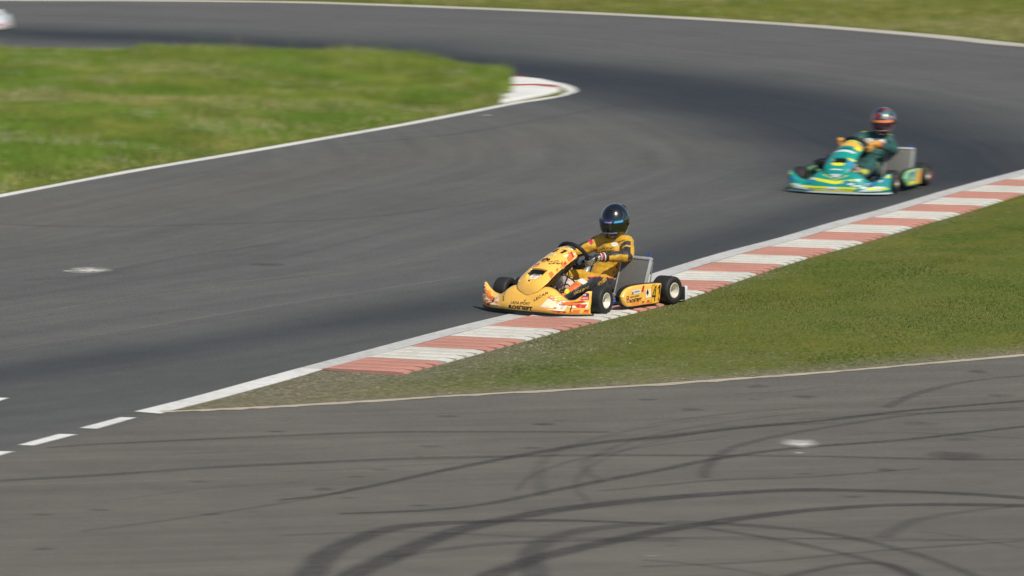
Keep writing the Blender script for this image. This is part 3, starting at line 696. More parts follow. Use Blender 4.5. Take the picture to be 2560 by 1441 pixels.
F_XF = pchip([0, .2, .35, .48, .56, .61, .64], [.975, .968, .945, .90, .855, .812, .775])
F_XT = pchip([0, .15, .25, .35, .45, .55, .61, .64], [.80, .80, .80, .79, .785, .775, .765, .745])
F_ZT = pchip([0, .16, .24, .32, .40, .48, .55, .61, .64], [.240, .262, .246, .192, .152, .165, .208, .252, .250])
def fairing_mesh(name, m, parent):
    ny, rows = 81, [(0, 0, 0), (.0, 0, .0), (.06, 0, .10), (.02, .0, .3), (-.0, .06, .55), (-.0, .17, .76), (0, .36, .92), (0, .62, .985), (0, .86, 1.0), (0, 1, .985)]
    V = []; F = []
    for i in range(ny):
        y = -.64+1.28*i/(ny-1); a = abs(y); xf, xt, zt = F_XF(a), F_XT(a), F_ZT(a); e = max(0, (a-.58)/.06)
        z0 = .030
        # nose deck in the middle runs up gently, the wings stand steeper
        c = math.exp(-(a/.36)**4)
        for j, (bx, q, s) in enumerate(rows):
            ss = s if c < .02 else s*(1-c)+c*[0, .0, .16, .34, .52, .68, .82, .93, 1.0, 1.0][j]
            qq = q*(1-c)+c*[0, 0, .02, .08, .15, .24, .37, .55, .78, 1.0][j]
            x = xf-(xf-xt)*qq + (.012 if j in (2, 3) else 0) - (.02 if j == 0 else 0); V.append((x, y*(1-.015*e*(j > 6)), z0+(zt-z0)*ss))
    m_ = len(rows)
    for i in range(ny-1): F += [(i*m_+j, (i+1)*m_+j, (i+1)*m_+j+1, i*m_+j+1) for j in range(m_-1)]
    o = obj(name, V, F, m, parent); s = o.modifiers.new('thickness', 'SOLIDIFY'); s.thickness = .006; s.offset = -1
    # keep the outside on the outside
    bm = bmesh.new(); bm.from_mesh(o.data); bmesh.ops.recalc_face_normals(bm, faces=bm.faces[:])
    bm.faces.ensure_lookup_table(); f = bm.faces[(ny//2)*(m_-1)+3]
    if f.normal.x < 0: bmesh.ops.reverse_faces(bm, faces=bm.faces[:])
    bm.to_mesh(o.data); bm.free(); return o
P_C = [(.928, .185), (.918, .232), (.890, .295), (.825, .362), (.70, .442), (.58, .500), (.46, .548), (.37, .580), (.315, .592), (.298, .586)]
P_W = [.02, .118, .158, .176, .176, .166, .160, .150, .135, .122]
P_D = [.0, .01, .03, .045, .06, .075, .085, .09, .075, .05]
def panel_mesh(name, m, parent):
    n = 64; u = np.linspace(0, 9, n); k = range(10)
    cx, cz, cw, cd = (pchip(k, [p[0] for p in P_C]), pchip(k, [p[1] for p in P_C]), pchip(k, P_W), pchip(k, P_D)); V = []; F = []; mt = 61
    for a in u:
        x, z, w, d = cx(a), cz(a), cw(a), cd(a); tx, tz = cx(min(a+.05, 9))-cx(max(a-.05, 0)), cz(min(a+.05, 9))-cz(max(a-.05, 0)); l = math.hypot(tx, tz) or 1
        nx, nz = tz/l, -tx/l     # outward
        if nx < 0 and nz < 0: nx, nz = -nx, -nz
        for j in range(mt):
            t = -1+2*j/(mt-1); y = t*w; dr = d*abs(t)**2.4
            # scoop: the lower plate sinks under the lip of the opening
            q = (x-.885)/(.742-.885); hw = .098*(1-.25*max(0, 1-q))if q > 0 else 0; sink = 0
            if 0 <= q <= 1:
                e = 1-(abs(y)/max(hw*math.sqrt(max(0, 1-(1-min(q*1.6, 1))**2)), 1e-4)); e = min(1, max(0, e*9)); sink = e*(.008+.050*q**1.5)
            V.append((x-nx*(dr+sink), y, z-nz*(dr+sink)))
    for i in range(n-1): F += [(i*mt+j, (i+1)*mt+j, (i+1)*mt+j+1, i*mt+j+1) for j in range(mt-1)]
    o = obj(name, V, F, m, parent); bm = bmesh.new(); bm.from_mesh(o.data); bmesh.ops.recalc_face_normals(bm, faces=bm.faces[:]); bm.faces.ensure_lookup_table()
    if bm.faces[(n//2)*(mt-1)+mt//2].normal.z < 0: bmesh.ops.reverse_faces(bm, faces=bm.faces[:])
    for e in bm.edges:
        if len(e.link_faces) == 2 and e.calc_face_angle() > R(50): e.smooth = False
    bm.to_mesh(o.data); bm.free(); s = o.modifiers.new('thickness', 'SOLIDIFY'); s.thickness = .005; s.offset = -1; return o
def pod_outline():
    top = smooth_path([(-.335, .222, 0), (-.1, .236, 0), (.10, .240, 0), (.20, .232, 0), (.275, .205, 0), (.322, .155, 0)], 5)
    bot = smooth_path([(.322, .155, 0), (.305, .105, 0), (.255, .068, 0), (.18, .046, 0), (-.05, .042, 0), (-.30, .034, 0)], 5)[1:]
    return [(p.x, p.y) for p in top+bot]
def pod_mesh(name, m, parent, s):
    O = pod_outline(); n = len(O); cx, cz = 0.0, .14; V = []; F = []
    for y, k, dx in ((.655, .0, 0), (.668, .90, 0), (.664, .97, 0), (.650, 1.0, 0), (.625, 1.0, -.004), (.59, .97, -.012)):
        for x, z in O:
            bulge = .012*(1-((z-.14)/.11)**2) if k > .5 else .0
            V.append((cx+(x-cx)*(k if k else .6)+dx*(x > .1), s*(y+(bulge if k else .012)), cz+(z-cz)*(k if k else .4)))
    for r in range(5): F += [(r*n+i, r*n+(i+1) % n, (r+1)*n+(i+1) % n, (r+1)*n+i) for i in range(n)]
    F += [tuple(range(n)), tuple(range(5*n, 6*n))]
    mb = MB(); mb.add(V, F); return mb.build(name, m, parent, angle=50)

def tyre_profile(Rr, w, rim):
    h = w/2
    half = [(h*.80, rim), (h*.93, rim+.006), (h*.99, rim+.018), (h*1.0, rim+(Rr-rim)*.55), (h*.965, Rr-.016), (h*.90, Rr-.006), (h*.78, Rr-.0015), (h*.4, Rr)]
    return half[:]+[(-a, r) for a, r in half[::-1]]
def make_wheel(parent, x, y, rear, rimm, steer=0.0):
    s = 1 if y > 0 else -1; Rr, w, rim = (.136, .195, .072) if rear else (.137, .142, .072)
    e = empty('wheel', parent); e.location = (x, y, Rr); e.rotation_euler = (0, 0, steer)
    MB().lathe(tyre_profile(Rr, w, rim), n=48).build('tyre', RUBBER, e, angle=60)
    h = w/2; d = .05 if not rear else .085
    prof = [(h*.78, rim+.002), (h*.93, rim+.003), (h*.95, rim-.004), (h*.86, rim-.009), (h*.80-d*.35, rim-.016), (h*.8-d*.8, rim-.028), (h*.8-d, .040), (h*.8-d+.004, .020), (h*.8-d+.004, .0)]
    MB().lathe([(s*a, r) for a, r in prof], n=40).build('rim', rimm, e, angle=40)
    mb = MB().lathe([(s*(h*.8-d+.003), .017), (s*(h*.8-d+.03), .015), (s*(h*.8-d+.032), 0)], n=12)
    for k in range(3): a = k*2.094+.4; mb.lathe([(s*(h*.8-d+.003), .006), (s*(h*.8-d+.014), .005), (s*(h*.8-d+.015), 0)], (.031*math.cos(a), 0, .031*math.sin(a)), n=8)
    mb.build('hub_nut', DARKM, e); return e

def steering(parent, turn=0.0):
    c = Vector((.185, 0, .485)); n = Vector((-.26, 0, .17)).normalized(); up = Vector((.17, 0, .26)).normalized(); lat = Vector((0, 1, 0))
    ca, sa = math.cos(turn), math.sin(turn); up, lat = up*ca+lat*sa, lat*ca-up*sa
    pts = []
    for k in range(40):
        a = 2*math.pi*k/40; x, y = math.cos(a), math.sin(a); fl = 1-.16*max(0, -y)**3; pts.append(c+lat*x*.160+up*y*.155*fl)
    mb = MB().tube(pts, .0195, 10, closed=True)
    for a in (math.pi*.04, math.pi*.96, math.pi*1.5):
        p = c+lat*math.cos(a)*.15+up*math.sin(a)*.13; mb.tube([c-n*.03, c-n*.015+(p-c)*.5, p], [.013, .014, .012], 6)
    w = mb.build('steering_wheel', BLACK, parent)
    MB().box(c+n*.012, (.02, .085, .055), Matrix((n, lat, up)).transposed(), .006).build('dash_display', INK, w)
    lowp = [c+lat*.115*math.cos(a)+up*.13*math.sin(a)-n*.012 for a in np.linspace(math.pi*1.15, math.pi*1.85, 9)]
    mb = MB(); 
    for i in range(8): mb.tube([lowp[i], lowp[i+1]], .022, 6)
    mb.build('lower_grip_plate', BLACK, w)
    MB().tube([c-n*.03, Vector((.62, 0, .10))], .011, 8).build('steering_column', STEEL, parent)
    MB().tube([(.50, .03, .235), (.52, .10, .10), (.50, .17, .055)], .009, 6).tube([(.50, -.03, .235), (.52, -.10, .10), (.50, -.17, .055)], .009, 6).build('column_support', DARKM, parent)
    return c, n, up, lat

def radiator(parent, tilt=.36):
    e = empty('radiator', parent); e.location = (-.150, .405, .075); e.rotation_euler = (0, -tilt, R(-3)); w, h, t = .345, .415, .042
    MB().box((0, 0, h/2), (t*.72, w-.012, h-.05), bev=.002).build('radiator_core', RADCORE, e)
    mb = MB()
    for k in range(34): mb.box((t*.37, -w/2+.014+k*(w-.028)/33, h/2), (.004, .0022, h-.06))
    o = mb.build('radiator_fin', mat('fin_alu', (.24, .24, .23), .5, .5), e, smooth=False); o['kind'] = 'stuff'
    mb = MB().box((0, 0, h-.012), (t*1.15, w+.004, .030), bev=.008); mb.build('top_tank', ALU, e)
    MB().box((0, 0, .010), (t*1.15, w+.004, .030), bev=.008).build('bottom_tank', ALU, e)
    for s in (-1, 1): MB().box((0.002, s*(w/2-.004), h/2), (t*1.05, .011, h-.05), bev=.002).build('side_rail', ALU, e)
    MB().lathe([(h+.002, .017), (h+.03, .017), (h+.034, .013), (h+.034, 0)], (-.005, w/2-.045, 0), 'Z', 14).lathe([(h+.034, .004), (h+.06, .003), (h+.07, .0)], (-.005, w/2-.045, 0), 'Z', 8).build('filler_cap', BLUE, e)
    MB().box((0.0, w/2-.095, h+.0035), (.03, .03, .003)).build('sticker', RED, e)
    MB().tube(smooth_path([(-.02, -w/2+.05, h-.02), (-.07, -w/2+.02, h-.05), (-.10, -w/2-.06, h-.16), (-.08, -.30, .12)], 5), .013, 8).build('coolant_hose', BLACK, e)
    MB().tube([(-.02, w/2+.006, h-.03), (-.045, w/2+.008, h*.5), (-.03, w/2+.006, .06)], .006, 6).build('support_strut', STEEL, e)
    return e

def chassis(root):
    m = BLUEFRAME; mb = MB(); t = .015
    for s in (-1, 1):
        mb.tube(smooth_path([(.62, s*.14, .05), (.50, s*.30, .05), (.30, s*.33, .05), (-.1, s*.31, .05), (-.55, s*.32, .06), (-.66, s*.30, .09)], 5), t, 8)
        mb.tube([(.522, s*.34, .05), (.522, s*.44, .12)], .014, 8); mb.tube(smooth_path([(.25, s*.33, .05), (.22, s*.50, .06), (-.25, s*.50, .06), (-.30, s*.32, .055)], 5), .011, 8)
    for x, w in ((.62, .14), (.30, .33), (-.12, .31), (-.62, .30)): mb.tube([(x, -w, .05), (x, w, .05)], .014, 8)
    mb.build('frame', m, root)
    MB().extr([(.62, -.18), (.52, -.30), (.0, -.32), (-.05, -.30), (-.05, .30), (.0, .32), (.52, .30), (.62, .18)], 'Z', .028, .033).build('floor_tray', FLOORM, root)
    MB().tube([(-.522, -.62, .14), (-.522, .62, .14)], .02, 12).build('rear_axle', STEEL, root)
    for s in (-1, 1):
        MB().tube([(.522, s*.43, .13), (.522, s*.60, .13)], .0115, 8).tube([(.522, s*.43, .08), (.522, s*.43, .18)], .014, 8).build('stub_axle', STEEL, root)
        MB().tube([(.57, s*.03, .10), (.455, s*.43, .115)], .0075, 8).build('tie_rod', BLACK, root)
    # front bumper hoops and their drop-in brackets
    mb = MB(); 
    mb.tube(smooth_path([(.64, -.22, .20), (.80, -.20, .19), (.86, -.1, .18), (.86, .1, .18), (.80, .20, .19), (.64, .22, .20)], 5), .009, 8)
    mb.tube(smooth_path([(.60, -.30, .07), (.78, -.32, .07), (.85, -.2, .07), (.85, .2, .07), (.78, .32, .07), (.60, .30, .07)], 5), .010, 8); mb.build('front_bumper', DARKM, root)
    for s in (-1, 1):
        MB().tube(smooth_path([(.665, s*.11, .05), (.70, s*.12, .13), (.715, s*.12, .20)], 4), .006, 6).box((.722, s*.12, .185), (.012, .06, .05), bev=.004).build('pedal', STEEL, root)
    # tank between the legs
    tk = MB().box((.29, 0.0, .15), (.22, .185, .22), bev=.035).lathe([(.262, .03), (.285, .03), (.288, .0)], (.25, 0, 0), 'Z', 14).build('fuel_tank', TANK, root)
    s = Skin(tk, (-1, 0, 0), (0, 0, 1), (0, -1, 0)); s.put('sticker', poly_shape([(-.09, -.085), (.03, -.085), (-.01, .07), (-.07, .05)]), BLUE, (.26, .3, .155)); s.put('sticker', poly_shape([(.02, -.07), (.06, -.07), (.04, .05), (.0, .05)]), NAVY, (.26, .3, .155))
    # seat shell
    V = []; F = []; n = 17
    prof = [(.10, .075), (.02, .055), (-.10, .045), (-.22, .05), (-.32, .10), (-.39, .19), (-.435, .30), (-.47, .42), (-.485, .47)]
    for i, (x, z) in enumerate(prof):
        for j in range(n):
            t = -1+2*j/(n-1); w = [.14, .18, .195, .20, .205, .21, .21, .185, .14][i]; a = abs(t)**3; V.append((x+a*[.0, .02, .03, .06, .13, .15, .13, .07, .02][i], t*w, z+a*[.02, .06, .11, .16, .12, .07, .04, .0, -.01][i]))
    for i in range(len(prof)-1): F += [(i*n+j, (i+1)*n+j, (i+1)*n+j+1, i*n+j+1) for j in range(n-1)]
    o = obj('seat', V, F, SEATM, root); so_ = o.modifiers.new('thickness', 'SOLIDIFY'); so_.thickness = .008
    for s in (-1, 1): MB().tube([(-.36, s*.21, .28), (-.50, s*.30, .08)], .008, 6).build('seat_strut', STEEL, root)
    # engine on the right
    e = MB().box((-.22, -.36, .17), (.22, .17, .17), bev=.03).box((-.14, -.36, .30), (.13, .14, .12), bev=.02)
    for k in range(6): e.box((-.12, -.36, .25+.022*k), (.17, .17, .006))
    eng = e.build('engine', DARKM, root)
    MB().box((.02, -.46, .27), (.20, .13, .13), bev=.035).tube([(.11, -.44, .29), (.20, -.44, .30)], .028, 12).tube([(.11, -.49, .29), (.20, -.49, .30)], .028, 12).build('airbox', BLACK, eng)
    MB().tube(smooth_path([(-.30, -.38, .27), (-.42, -.42, .28), (-.55, -.40, .30), (-.64, -.22, .31), (-.66, .02, .30)], 6), [.024]*8+[.05]*12+[.045]*5, 12).build('exhaust_pipe', STEEL, eng)
    MB().lathe([(-.006, .095), (.006, .095), (.006, .05), (-.006, .05)], (-.522, .22, .14), n=28, closed=True).build('brake_disc', STEEL, root)
    MB().box((-.43, .22, .19), (.10, .05, .07), bev=.012).build('brake_caliper', BLUE, root)
    # small hardware seen between the panel and the wheel
    mb = MB()
    for p, d in (((.42, .05, .335), (.06, .05, .05)), ((.38, -.05, .36), (.05, .06, .04)), ((.47, .09, .29), (.05, .04, .07)), ((.34, .07, .39), (.035, .05, .03))): mb.box(p, d, bev=.008)
    mb.build('brake_master_cylinder', ALU, root)
    MB().tube(smooth_path([(.44, .09, .33), (.38, .16, .26), (.40, .17, .12), (.20, .22, .06)], 6), .007, 6).tube(smooth_path([(.36, .02, .38), (.44, .13, .36), (.52, .14, .24), (.56, .10, .08)], 6), .006, 6).tube(smooth_path([(.33, -.02, .40), (.40, .10, .42), (.48, .06, .33)], 6), .008, 6).build('cable', BLACK, root)
    MB().box((.40, .10, .40), (.16, .012, .05), Matrix.Rotation(.55, 3, 'Y'), .004).build('panel_bracket', BLACK, root)
    # rear bumper with end caps
    rb = MB().box((-.715, 0, .085), (.080, 1.20, .120), bev=.022).build('rear_bumper', BLACK, root)
    for s in (-1, 1): MB().tube([(-.64, s*.28, .09), (-.72, s*.28, .105)], .013, 8).build('bumper_mount', STEEL, root)
    return tk, rb

def make_kart(kind, label, pal, wheelpos=True):
    root = empty('racing_kart'); tag(root, label, 'kart', 'racing karts on the track')
    body, pod, lip, rimm, capm = pal['body'], pal['pod'], pal['lip'], pal['rim'], pal['cap']
    tk, rb = chassis(root)
    st = pal.get('steer', 0)
    for x, y, r in ((.522, .565, 0), (.522, -.565, 0), (-.515, .60, 1), (-.515, -.60, 1)): make_wheel(root, x, y, r, rimm, 0 if r else st)
    fair = fairing_mesh('front_fairing', body, root)
    # black splitter lip under the nose
    Y = np.linspace(-.635, .635, 41); lo = [(F_XF(abs(y))-.055, y) for y in Y]; hi = [(F_XF(abs(y))+.003, y) for y in Y]
    V = [(x, y, z) for z in (.016, .040) for x, y in lo+hi]; n = 41; F = []
    for i in range(40): F += [(i, i+1, n+i+1, n+i), (2*n+i, 2*n+i+1, 3*n+i+1, 3*n+i), (n+i, n+i+1, 3*n+i+1, 3*n+i), (i, i+1, 2*n+i+1, 2*n+i)]
    MB().add(V, F).build('splitter_lip', lip, fair)
    panel = panel_mesh('front_panel', body, root)
    # black plate standing in for the shade inside the scoop's hole, its rim line and the dark inside of the panel
    k = range(10); fx, fz = pchip(k, [p[0] for p in P_C]), pchip(k, [p[1] for p in P_C]); ua = max(u for u in np.linspace(2, 5, 200) if fx(u) > .752)
    tx, tz = fx(ua+.05)-fx(ua-.05), fz(ua+.05)-fz(ua-.05); l = math.hypot(tx, tz); nx, nz = tz/l, -tx/l; V = []
    for j in range(13):
        y = -.088+.176*j/12; dp = .058*math.sqrt(max(.02, 1-(abs(y)/.09)**3)); dr = .05*(abs(y)/.17)**2.4
        V += [(fx(ua)-nx*(dr+.003), y, fz(ua)-nz*(dr+.003)), (fx(ua)-nx*dp-tx/l*.035, y, fz(ua)-nz*dp-tz/l*.035), (fx(ua)+.012-nx*dp-tx/l*.050, y, fz(ua)-nz*(dp-.006)-tz/l*.050)]
    MB().add(V, [q for j in range(12) for q in ((3*j, 3*j+3, 3*j+4, 3*j+1), (3*j+1, 3*j+4, 3*j+5, 3*j+2))]).build('scoop_mouth_shade', BLACK, panel)
    for s in (-1, 1):
        pts = []; 
        for a in np.linspace(3.0, 8.4, 12):
            k = range(10); x = pchip(k, [p[0] for p in P_C])(a); z = pchip(k, [p[1] for p in P_C])(a); w = pchip(k, P_W)(a); d = pchip(k, P_D)(a); pts.append((x-d*.55-.012, s*(w-.006), z-d*.95-.006))
        low = [(p[0]-.02, p[1]*.80, p[2]-.045) for p in pts]; n = len(pts)
        MB().add(pts+low, [(i, i+1, n+i+1, n+i) for i in range(n-1)]).build('panel_flange', BLACK, panel)
    sp = [pod_mesh('side_pod', pod, root, s) for s in (1, -1)]
    for s in (1, -1):
        MB().extr([(x*1.035+.004, .14+(z-.14)*1.06) for x, z in pod_outline()], 'Y', s*.60, s*.642).build('pod_edge', BLACK, sp[0 if s > 0 else 1])
    for s in (-1, 1): MB().box((-.706, s*.622, .085), (.090, .074, .128), bev=.014).build('bumper_block', BLACK, rb); MB().box((-.758, s*.650, .086), (.040, .024, .136), bev=.006).build('bumper_end', capm, rb)
    radiator(root); steering(root, pal.get('turn', 0.0))
    return root, fair, panel, sp, tk, rb

# ------------------------------------------------------------------ drivers
def attr_material(name, rough=.6, sheen=0.0, bump=.25, coat=0.0):
    if name in MATS: return MATS[name]
    m, N, L, p = node_mat(name); a = N.new('ShaderNodeAttribute'); a.attribute_name = 'tint'; tc = N.new('ShaderNodeTexCoord')
    n = noise_node(N, L, tc.outputs['Object'], 38, 5); L.new(mixc(N, L, 1.0, a.outputs['Color'], ramp(N, L, n, .3, .7, .86, 1.12), 'MULTIPLY'), p.inputs['Base Color'])
    p.inputs['Roughness'].default_value = rough; p.inputs['Coat Weight'].default_value = coat; p.inputs['Sheen Weight'].default_value = sheen
    n2 = noise_node(N, L, tc.outputs['Object'], 420, 2); b = N.new('ShaderNodeBump'); b.inputs['Strength'].default_value = bump; b.inputs['Distance'].default_value = .002
    L.new(n2, b.inputs['Height']); L.new(b.outputs[0], p.inputs['Normal']); return m
def ball(mb, c, r, rot=None, n=16):
    V = []; F = []; rx, ry, rz = r if isinstance(r, tuple) else (r, r, r); c = Vector(c)
    for i in range(n//2+1):
        th = math.pi*i/(n//2)
        for j in range(n):
            ph = 2*math.pi*j/n; p = Vector((rx*math.sin(th)*math.cos(ph), ry*math.sin(th)*math.sin(ph), rz*math.cos(th)))
            V.append(c+(rot @ p if rot else p))
    for i in range(n//2): F += [(i*n+j, i*n+(j+1) % n, (i+1)*n+(j+1) % n, (i+1)*n+j) for j in range(n)]
    return mb.add(V, F)
def limb(mb, a, b, ra, rb, n=16):
    a, b = Vector(a), Vector(b); ball(mb, a, ra, n=n); ball(mb, b, rb, n=n); k = 6
    mb.tube([a.lerp(b, i/k) for i in range(k+1)], [ra+(rb-ra)*i/k for i in range(k+1)], n)
FOLD = bpy.data.textures.new('cloth_folds', 'CLOUDS'); FOLD.noise_scale = .075; FOLD.noise_depth = 2
def fuse(name, mb, voxel, smooth_it=4, fold=0.0, parent=None):
    bm = bmesh.new(); vs = [bm.verts.new(v) for v in mb.v]
    for f in mb.f:
        try: bm.faces.new([vs[i] for i in f])
        except ValueError: pass
    bmesh.ops.remove_doubles(bm, verts=bm.verts[:], dist=1e-5); bmesh.ops.recalc_face_normals(bm, faces=bm.faces[:])
    me = bpy.data.meshes.new(name); bm.to_mesh(me); bm.free(); o = link(name, me)
    r = o.modifiers.new('r', 'REMESH'); r.mode = 'VOXEL'; r.voxel_size = voxel; r.use_smooth_shade = True
    s = o.modifiers.new('s', 'SMOOTH'); s.iterations = smooth_it; s.factor = .5
    if fold:
        d = o.modifiers.new('d', 'DISPLACE'); d.texture = FOLD; d.strength = fold; d.mid_level = .5; d.texture_coords = 'LOCAL'
    dg = bpy.context.evaluated_depsgraph_get(); dg.update(); me2 = bpy.data.meshes.new_from_object(o.evaluated_get(dg)); bpy.data.objects.remove(o)
    me2.name = name
    if len(me2.polygons): me2.polygons.foreach_set('use_smooth', [True]*len(me2.polygons))
    return link(name, me2, parent)
def paint(o, fn, m):
    me = o.data; n = len(me.vertices); co = np.zeros(n*3); me.vertices.foreach_get('co', co); no = np.zeros(n*3)
    me.vertices.foreach_get('normal', no); c = np.ones((n, 4), np.float32); c[:, :3] = fn(co.reshape(-1, 3), no.reshape(-1, 3))
    a = me.attributes.new('tint', 'FLOAT_COLOR', 'POINT'); a.data.foreach_set('color', c.ravel()); me.materials.clear(); me.materials.append(m)
def seg_t(p, a, b):
    a, b = np.array(a), np.array(b); d = b-a; t = np.clip(((p-a)@d)/(d@d), 0, 1); return np.linalg.norm(p-a-t[:, None]*d, axis=1), t

def helmet_point(az, el, off=0.0):
    """az from straight ahead, positive to the wearer's left; el up"""
    ca, sa, ce, se = math.cos(az), math.sin(az), math.cos(el), math.sin(el); x, y, z = ca*ce, sa*ce, se
    sx = .168 if x > 0 else .172; X, Y, Z = x*sx, y*.143, z*.172
    if z < 0:
        k = -z; f = max(0, x)
        X *= 1+.20*f*min(1, k*1.6)*(1-.45*k*k); Y *= 1-.10*k*(1-f); X *= 1 if x > 0 else 1-.30*k
        Z *= 1.13 if k < .7 else 1.13-.25*(k-.7)
    elif x < -.2: X *= 1+.05*max(0, 1-abs(z-.35)*2.2)
    v = Vector((X, Y, Z)); l = v.length; return v*((l+off)/l)
def helmet_patch(mb, a0, a1, e0, e1, off, thick=.004, nu=28, nv=8):
    f0 = e0 if callable(e0) else (lambda a: e0); f1 = e1 if callable(e1) else (lambda a: e1); V = []; F = []
    for o_ in (off, off-thick):
        for i in range(nu+1):
            a = a0+(a1-a0)*i/nu
            for j in range(nv+1): V.append(helmet_point(a, f0(a)+(f1(a)-f0(a))*j/nv, o_))
    w = nv+1; n = (nu+1)*w
    for i in range(nu):
        for j in range(nv):
            F.append((i*w+j, (i+1)*w+j, (i+1)*w+j+1, i*w+j+1)); F.append((n+i*w+j, n+i*w+j+1, n+(i+1)*w+j+1, n+(i+1)*w+j))
    for i in range(nu): F += [(i*w, n+i*w, n+(i+1)*w, (i+1)*w), (i*w+nv, (i+1)*w+nv, n+(i+1)*w+nv, n+i*w+nv)]
    for j in range(nv): F += [(j, j+1, n+j+1, n+j), (nu*w+j, n+nu*w+j, n+nu*w+j+1, nu*w+j+1)]
    return mb.add(V, F)
def make_helmet(parent, c, yaw, pitch, shell, visor, strip, low, spoil, roll=0.0):
    M = Matrix.Translation(Vector(c)) @ Matrix.Rotation(yaw, 4, 'Z') @ Matrix.Rotation(pitch, 4, 'Y') @ Matrix.Rotation(roll, 4, 'X')
    V = []; F = []; nu, nv = 56, 36
    for i in range(nv+1):
        e = -math.pi/2*.88+(math.pi/2*.88+math.pi/2)*i/nv
        for j in range(nu): V.append(helmet_point(2*math.pi*j/nu, e))
    for i in range(nv): F += [(i*nu+j, i*nu+(j+1) % nu, (i+1)*nu+(j+1) % nu, (i+1)*nu+j) for j in range(nu)]
    h = MB().add(V, F).build('helmet', shell, parent, angle=60); h.matrix_local = M
    s = h.modifiers.new('thickness', 'SOLIDIFY'); s.thickness = .02; s.offset = -1
    mb = MB(); helmet_patch(mb, R(-84), R(84), lambda a: R(-25)+abs(a)*.10, lambda a: R(17)-abs(a)*.06, .005); mb.build('visor', visor, h)
    mb = MB(); helmet_patch(mb, R(-62), R(62), lambda a: R(7)-abs(a)*.05, lambda a: R(17)-abs(a)*.05, .0075, .002); st = mb.build('visor_strip', strip, h)
    mb = MB(); helmet_patch(mb, R(-36), R(36), R(-24.5), R(-20.5), .0075, .002, nv=3); mb.build('visor_edge', low, h)
    for sd in (-1, 1):
        p = helmet_point(sd*R(84), R(-3), .004); MB().lathe([(0, .020), (.006, .019), (.008, .014), (.008, 0)], p-Vector((0, sd*.004, 0)) if sd < 0 else p, 'Y', 16).build('visor_pivot', BLACK, h)
    mb = MB(); helmet_patch(mb, R(150), R(210), R(12), R(44), .016, .02, nu=12); mb.build('rear_spoiler', spoil, h)
    for a in (-24, 24): helmet_patch(mb_ := MB(), R(a-7), R(a+7), R(-46), R(-38), .004, .004, nu=5, nv=4); mb_.build('chin_vent', BLACK, h)
    mb = MB(); helmet_patch(mb, R(-14), R(14), R(52), R(64), .008, .006, nu=8, nv=5); mb.build('top_vent', BLACK, h)
    return h, st
def make_glove(parent, p, T, N, O, wrist, elbow, fn, m):
    """hand closed round the rim: T along the rim (thumb side), N towards the driver, O away from the hub"""
    p, T, N, O, wrist, elbow = (Vector(v) for v in (p, T, N, O, wrist, elbow)); mb = MB()
    for k, (w, l) in enumerate(((-.031, .86), (-.0105, .97), (.0105, 1.0), (.031, .93))):
        b = p+T*w; q = [b+O*.030+N*.030, b+O*.034*l+N*.002, b+O*.018*l-N*.029, b-O*.012*l-N*.028, b-O*.028*l-N*.010]
        rr = [.0125, .0118, .0108, .0100, .0088]
        for i in range(4): limb(mb, q[i], q[i+1], rr[i], rr[i+1], 10)
    th = [p+O*.026+N*.048+T*.022, p+O*.018+N*.030+T*.046, p+N*.025+T*.058-O*.004, p+N*.021+T*.060-O*.022]
    for i in range(3): limb(mb, th[i], th[i+1], .0135-.0012*i, .0125-.0012*i, 10)
    pc = p+O*.034+N*.050
    for w in (-.026, 0, .026): limb(mb, p+O*.032+N*.026+T*w, wrist.lerp(p, .12)+T*w*.55, .0165, .0185, 10)
    d = (elbow-wrist).normalized(); limb(mb, wrist-d*.01, wrist+d*.070, .039, .051, 16)
    o = fuse('glove', mb, .0042, 2, 0, parent); paint(o, fn(p, T, N, O, wrist, d), m); return o
def make_boot(parent, ankle, toe, m, col):
    a, t = Vector(ankle), Vector(toe); mb = MB(); d = (t-a).normalized()
    limb(mb, a+Vector((-.05, 0, .055)), a, .050, .047); limb(mb, a, a.lerp(t, .55), .046, .044); limb(mb, a.lerp(t, .55), t, .044, .030); limb(mb, a+Vector((-.025, 0, -.03)), t+Vector((0, 0, -.012)), .036, .030)
    o = fuse('boot', mb, .008, 3, 0, parent); paint(o, col, m); return o

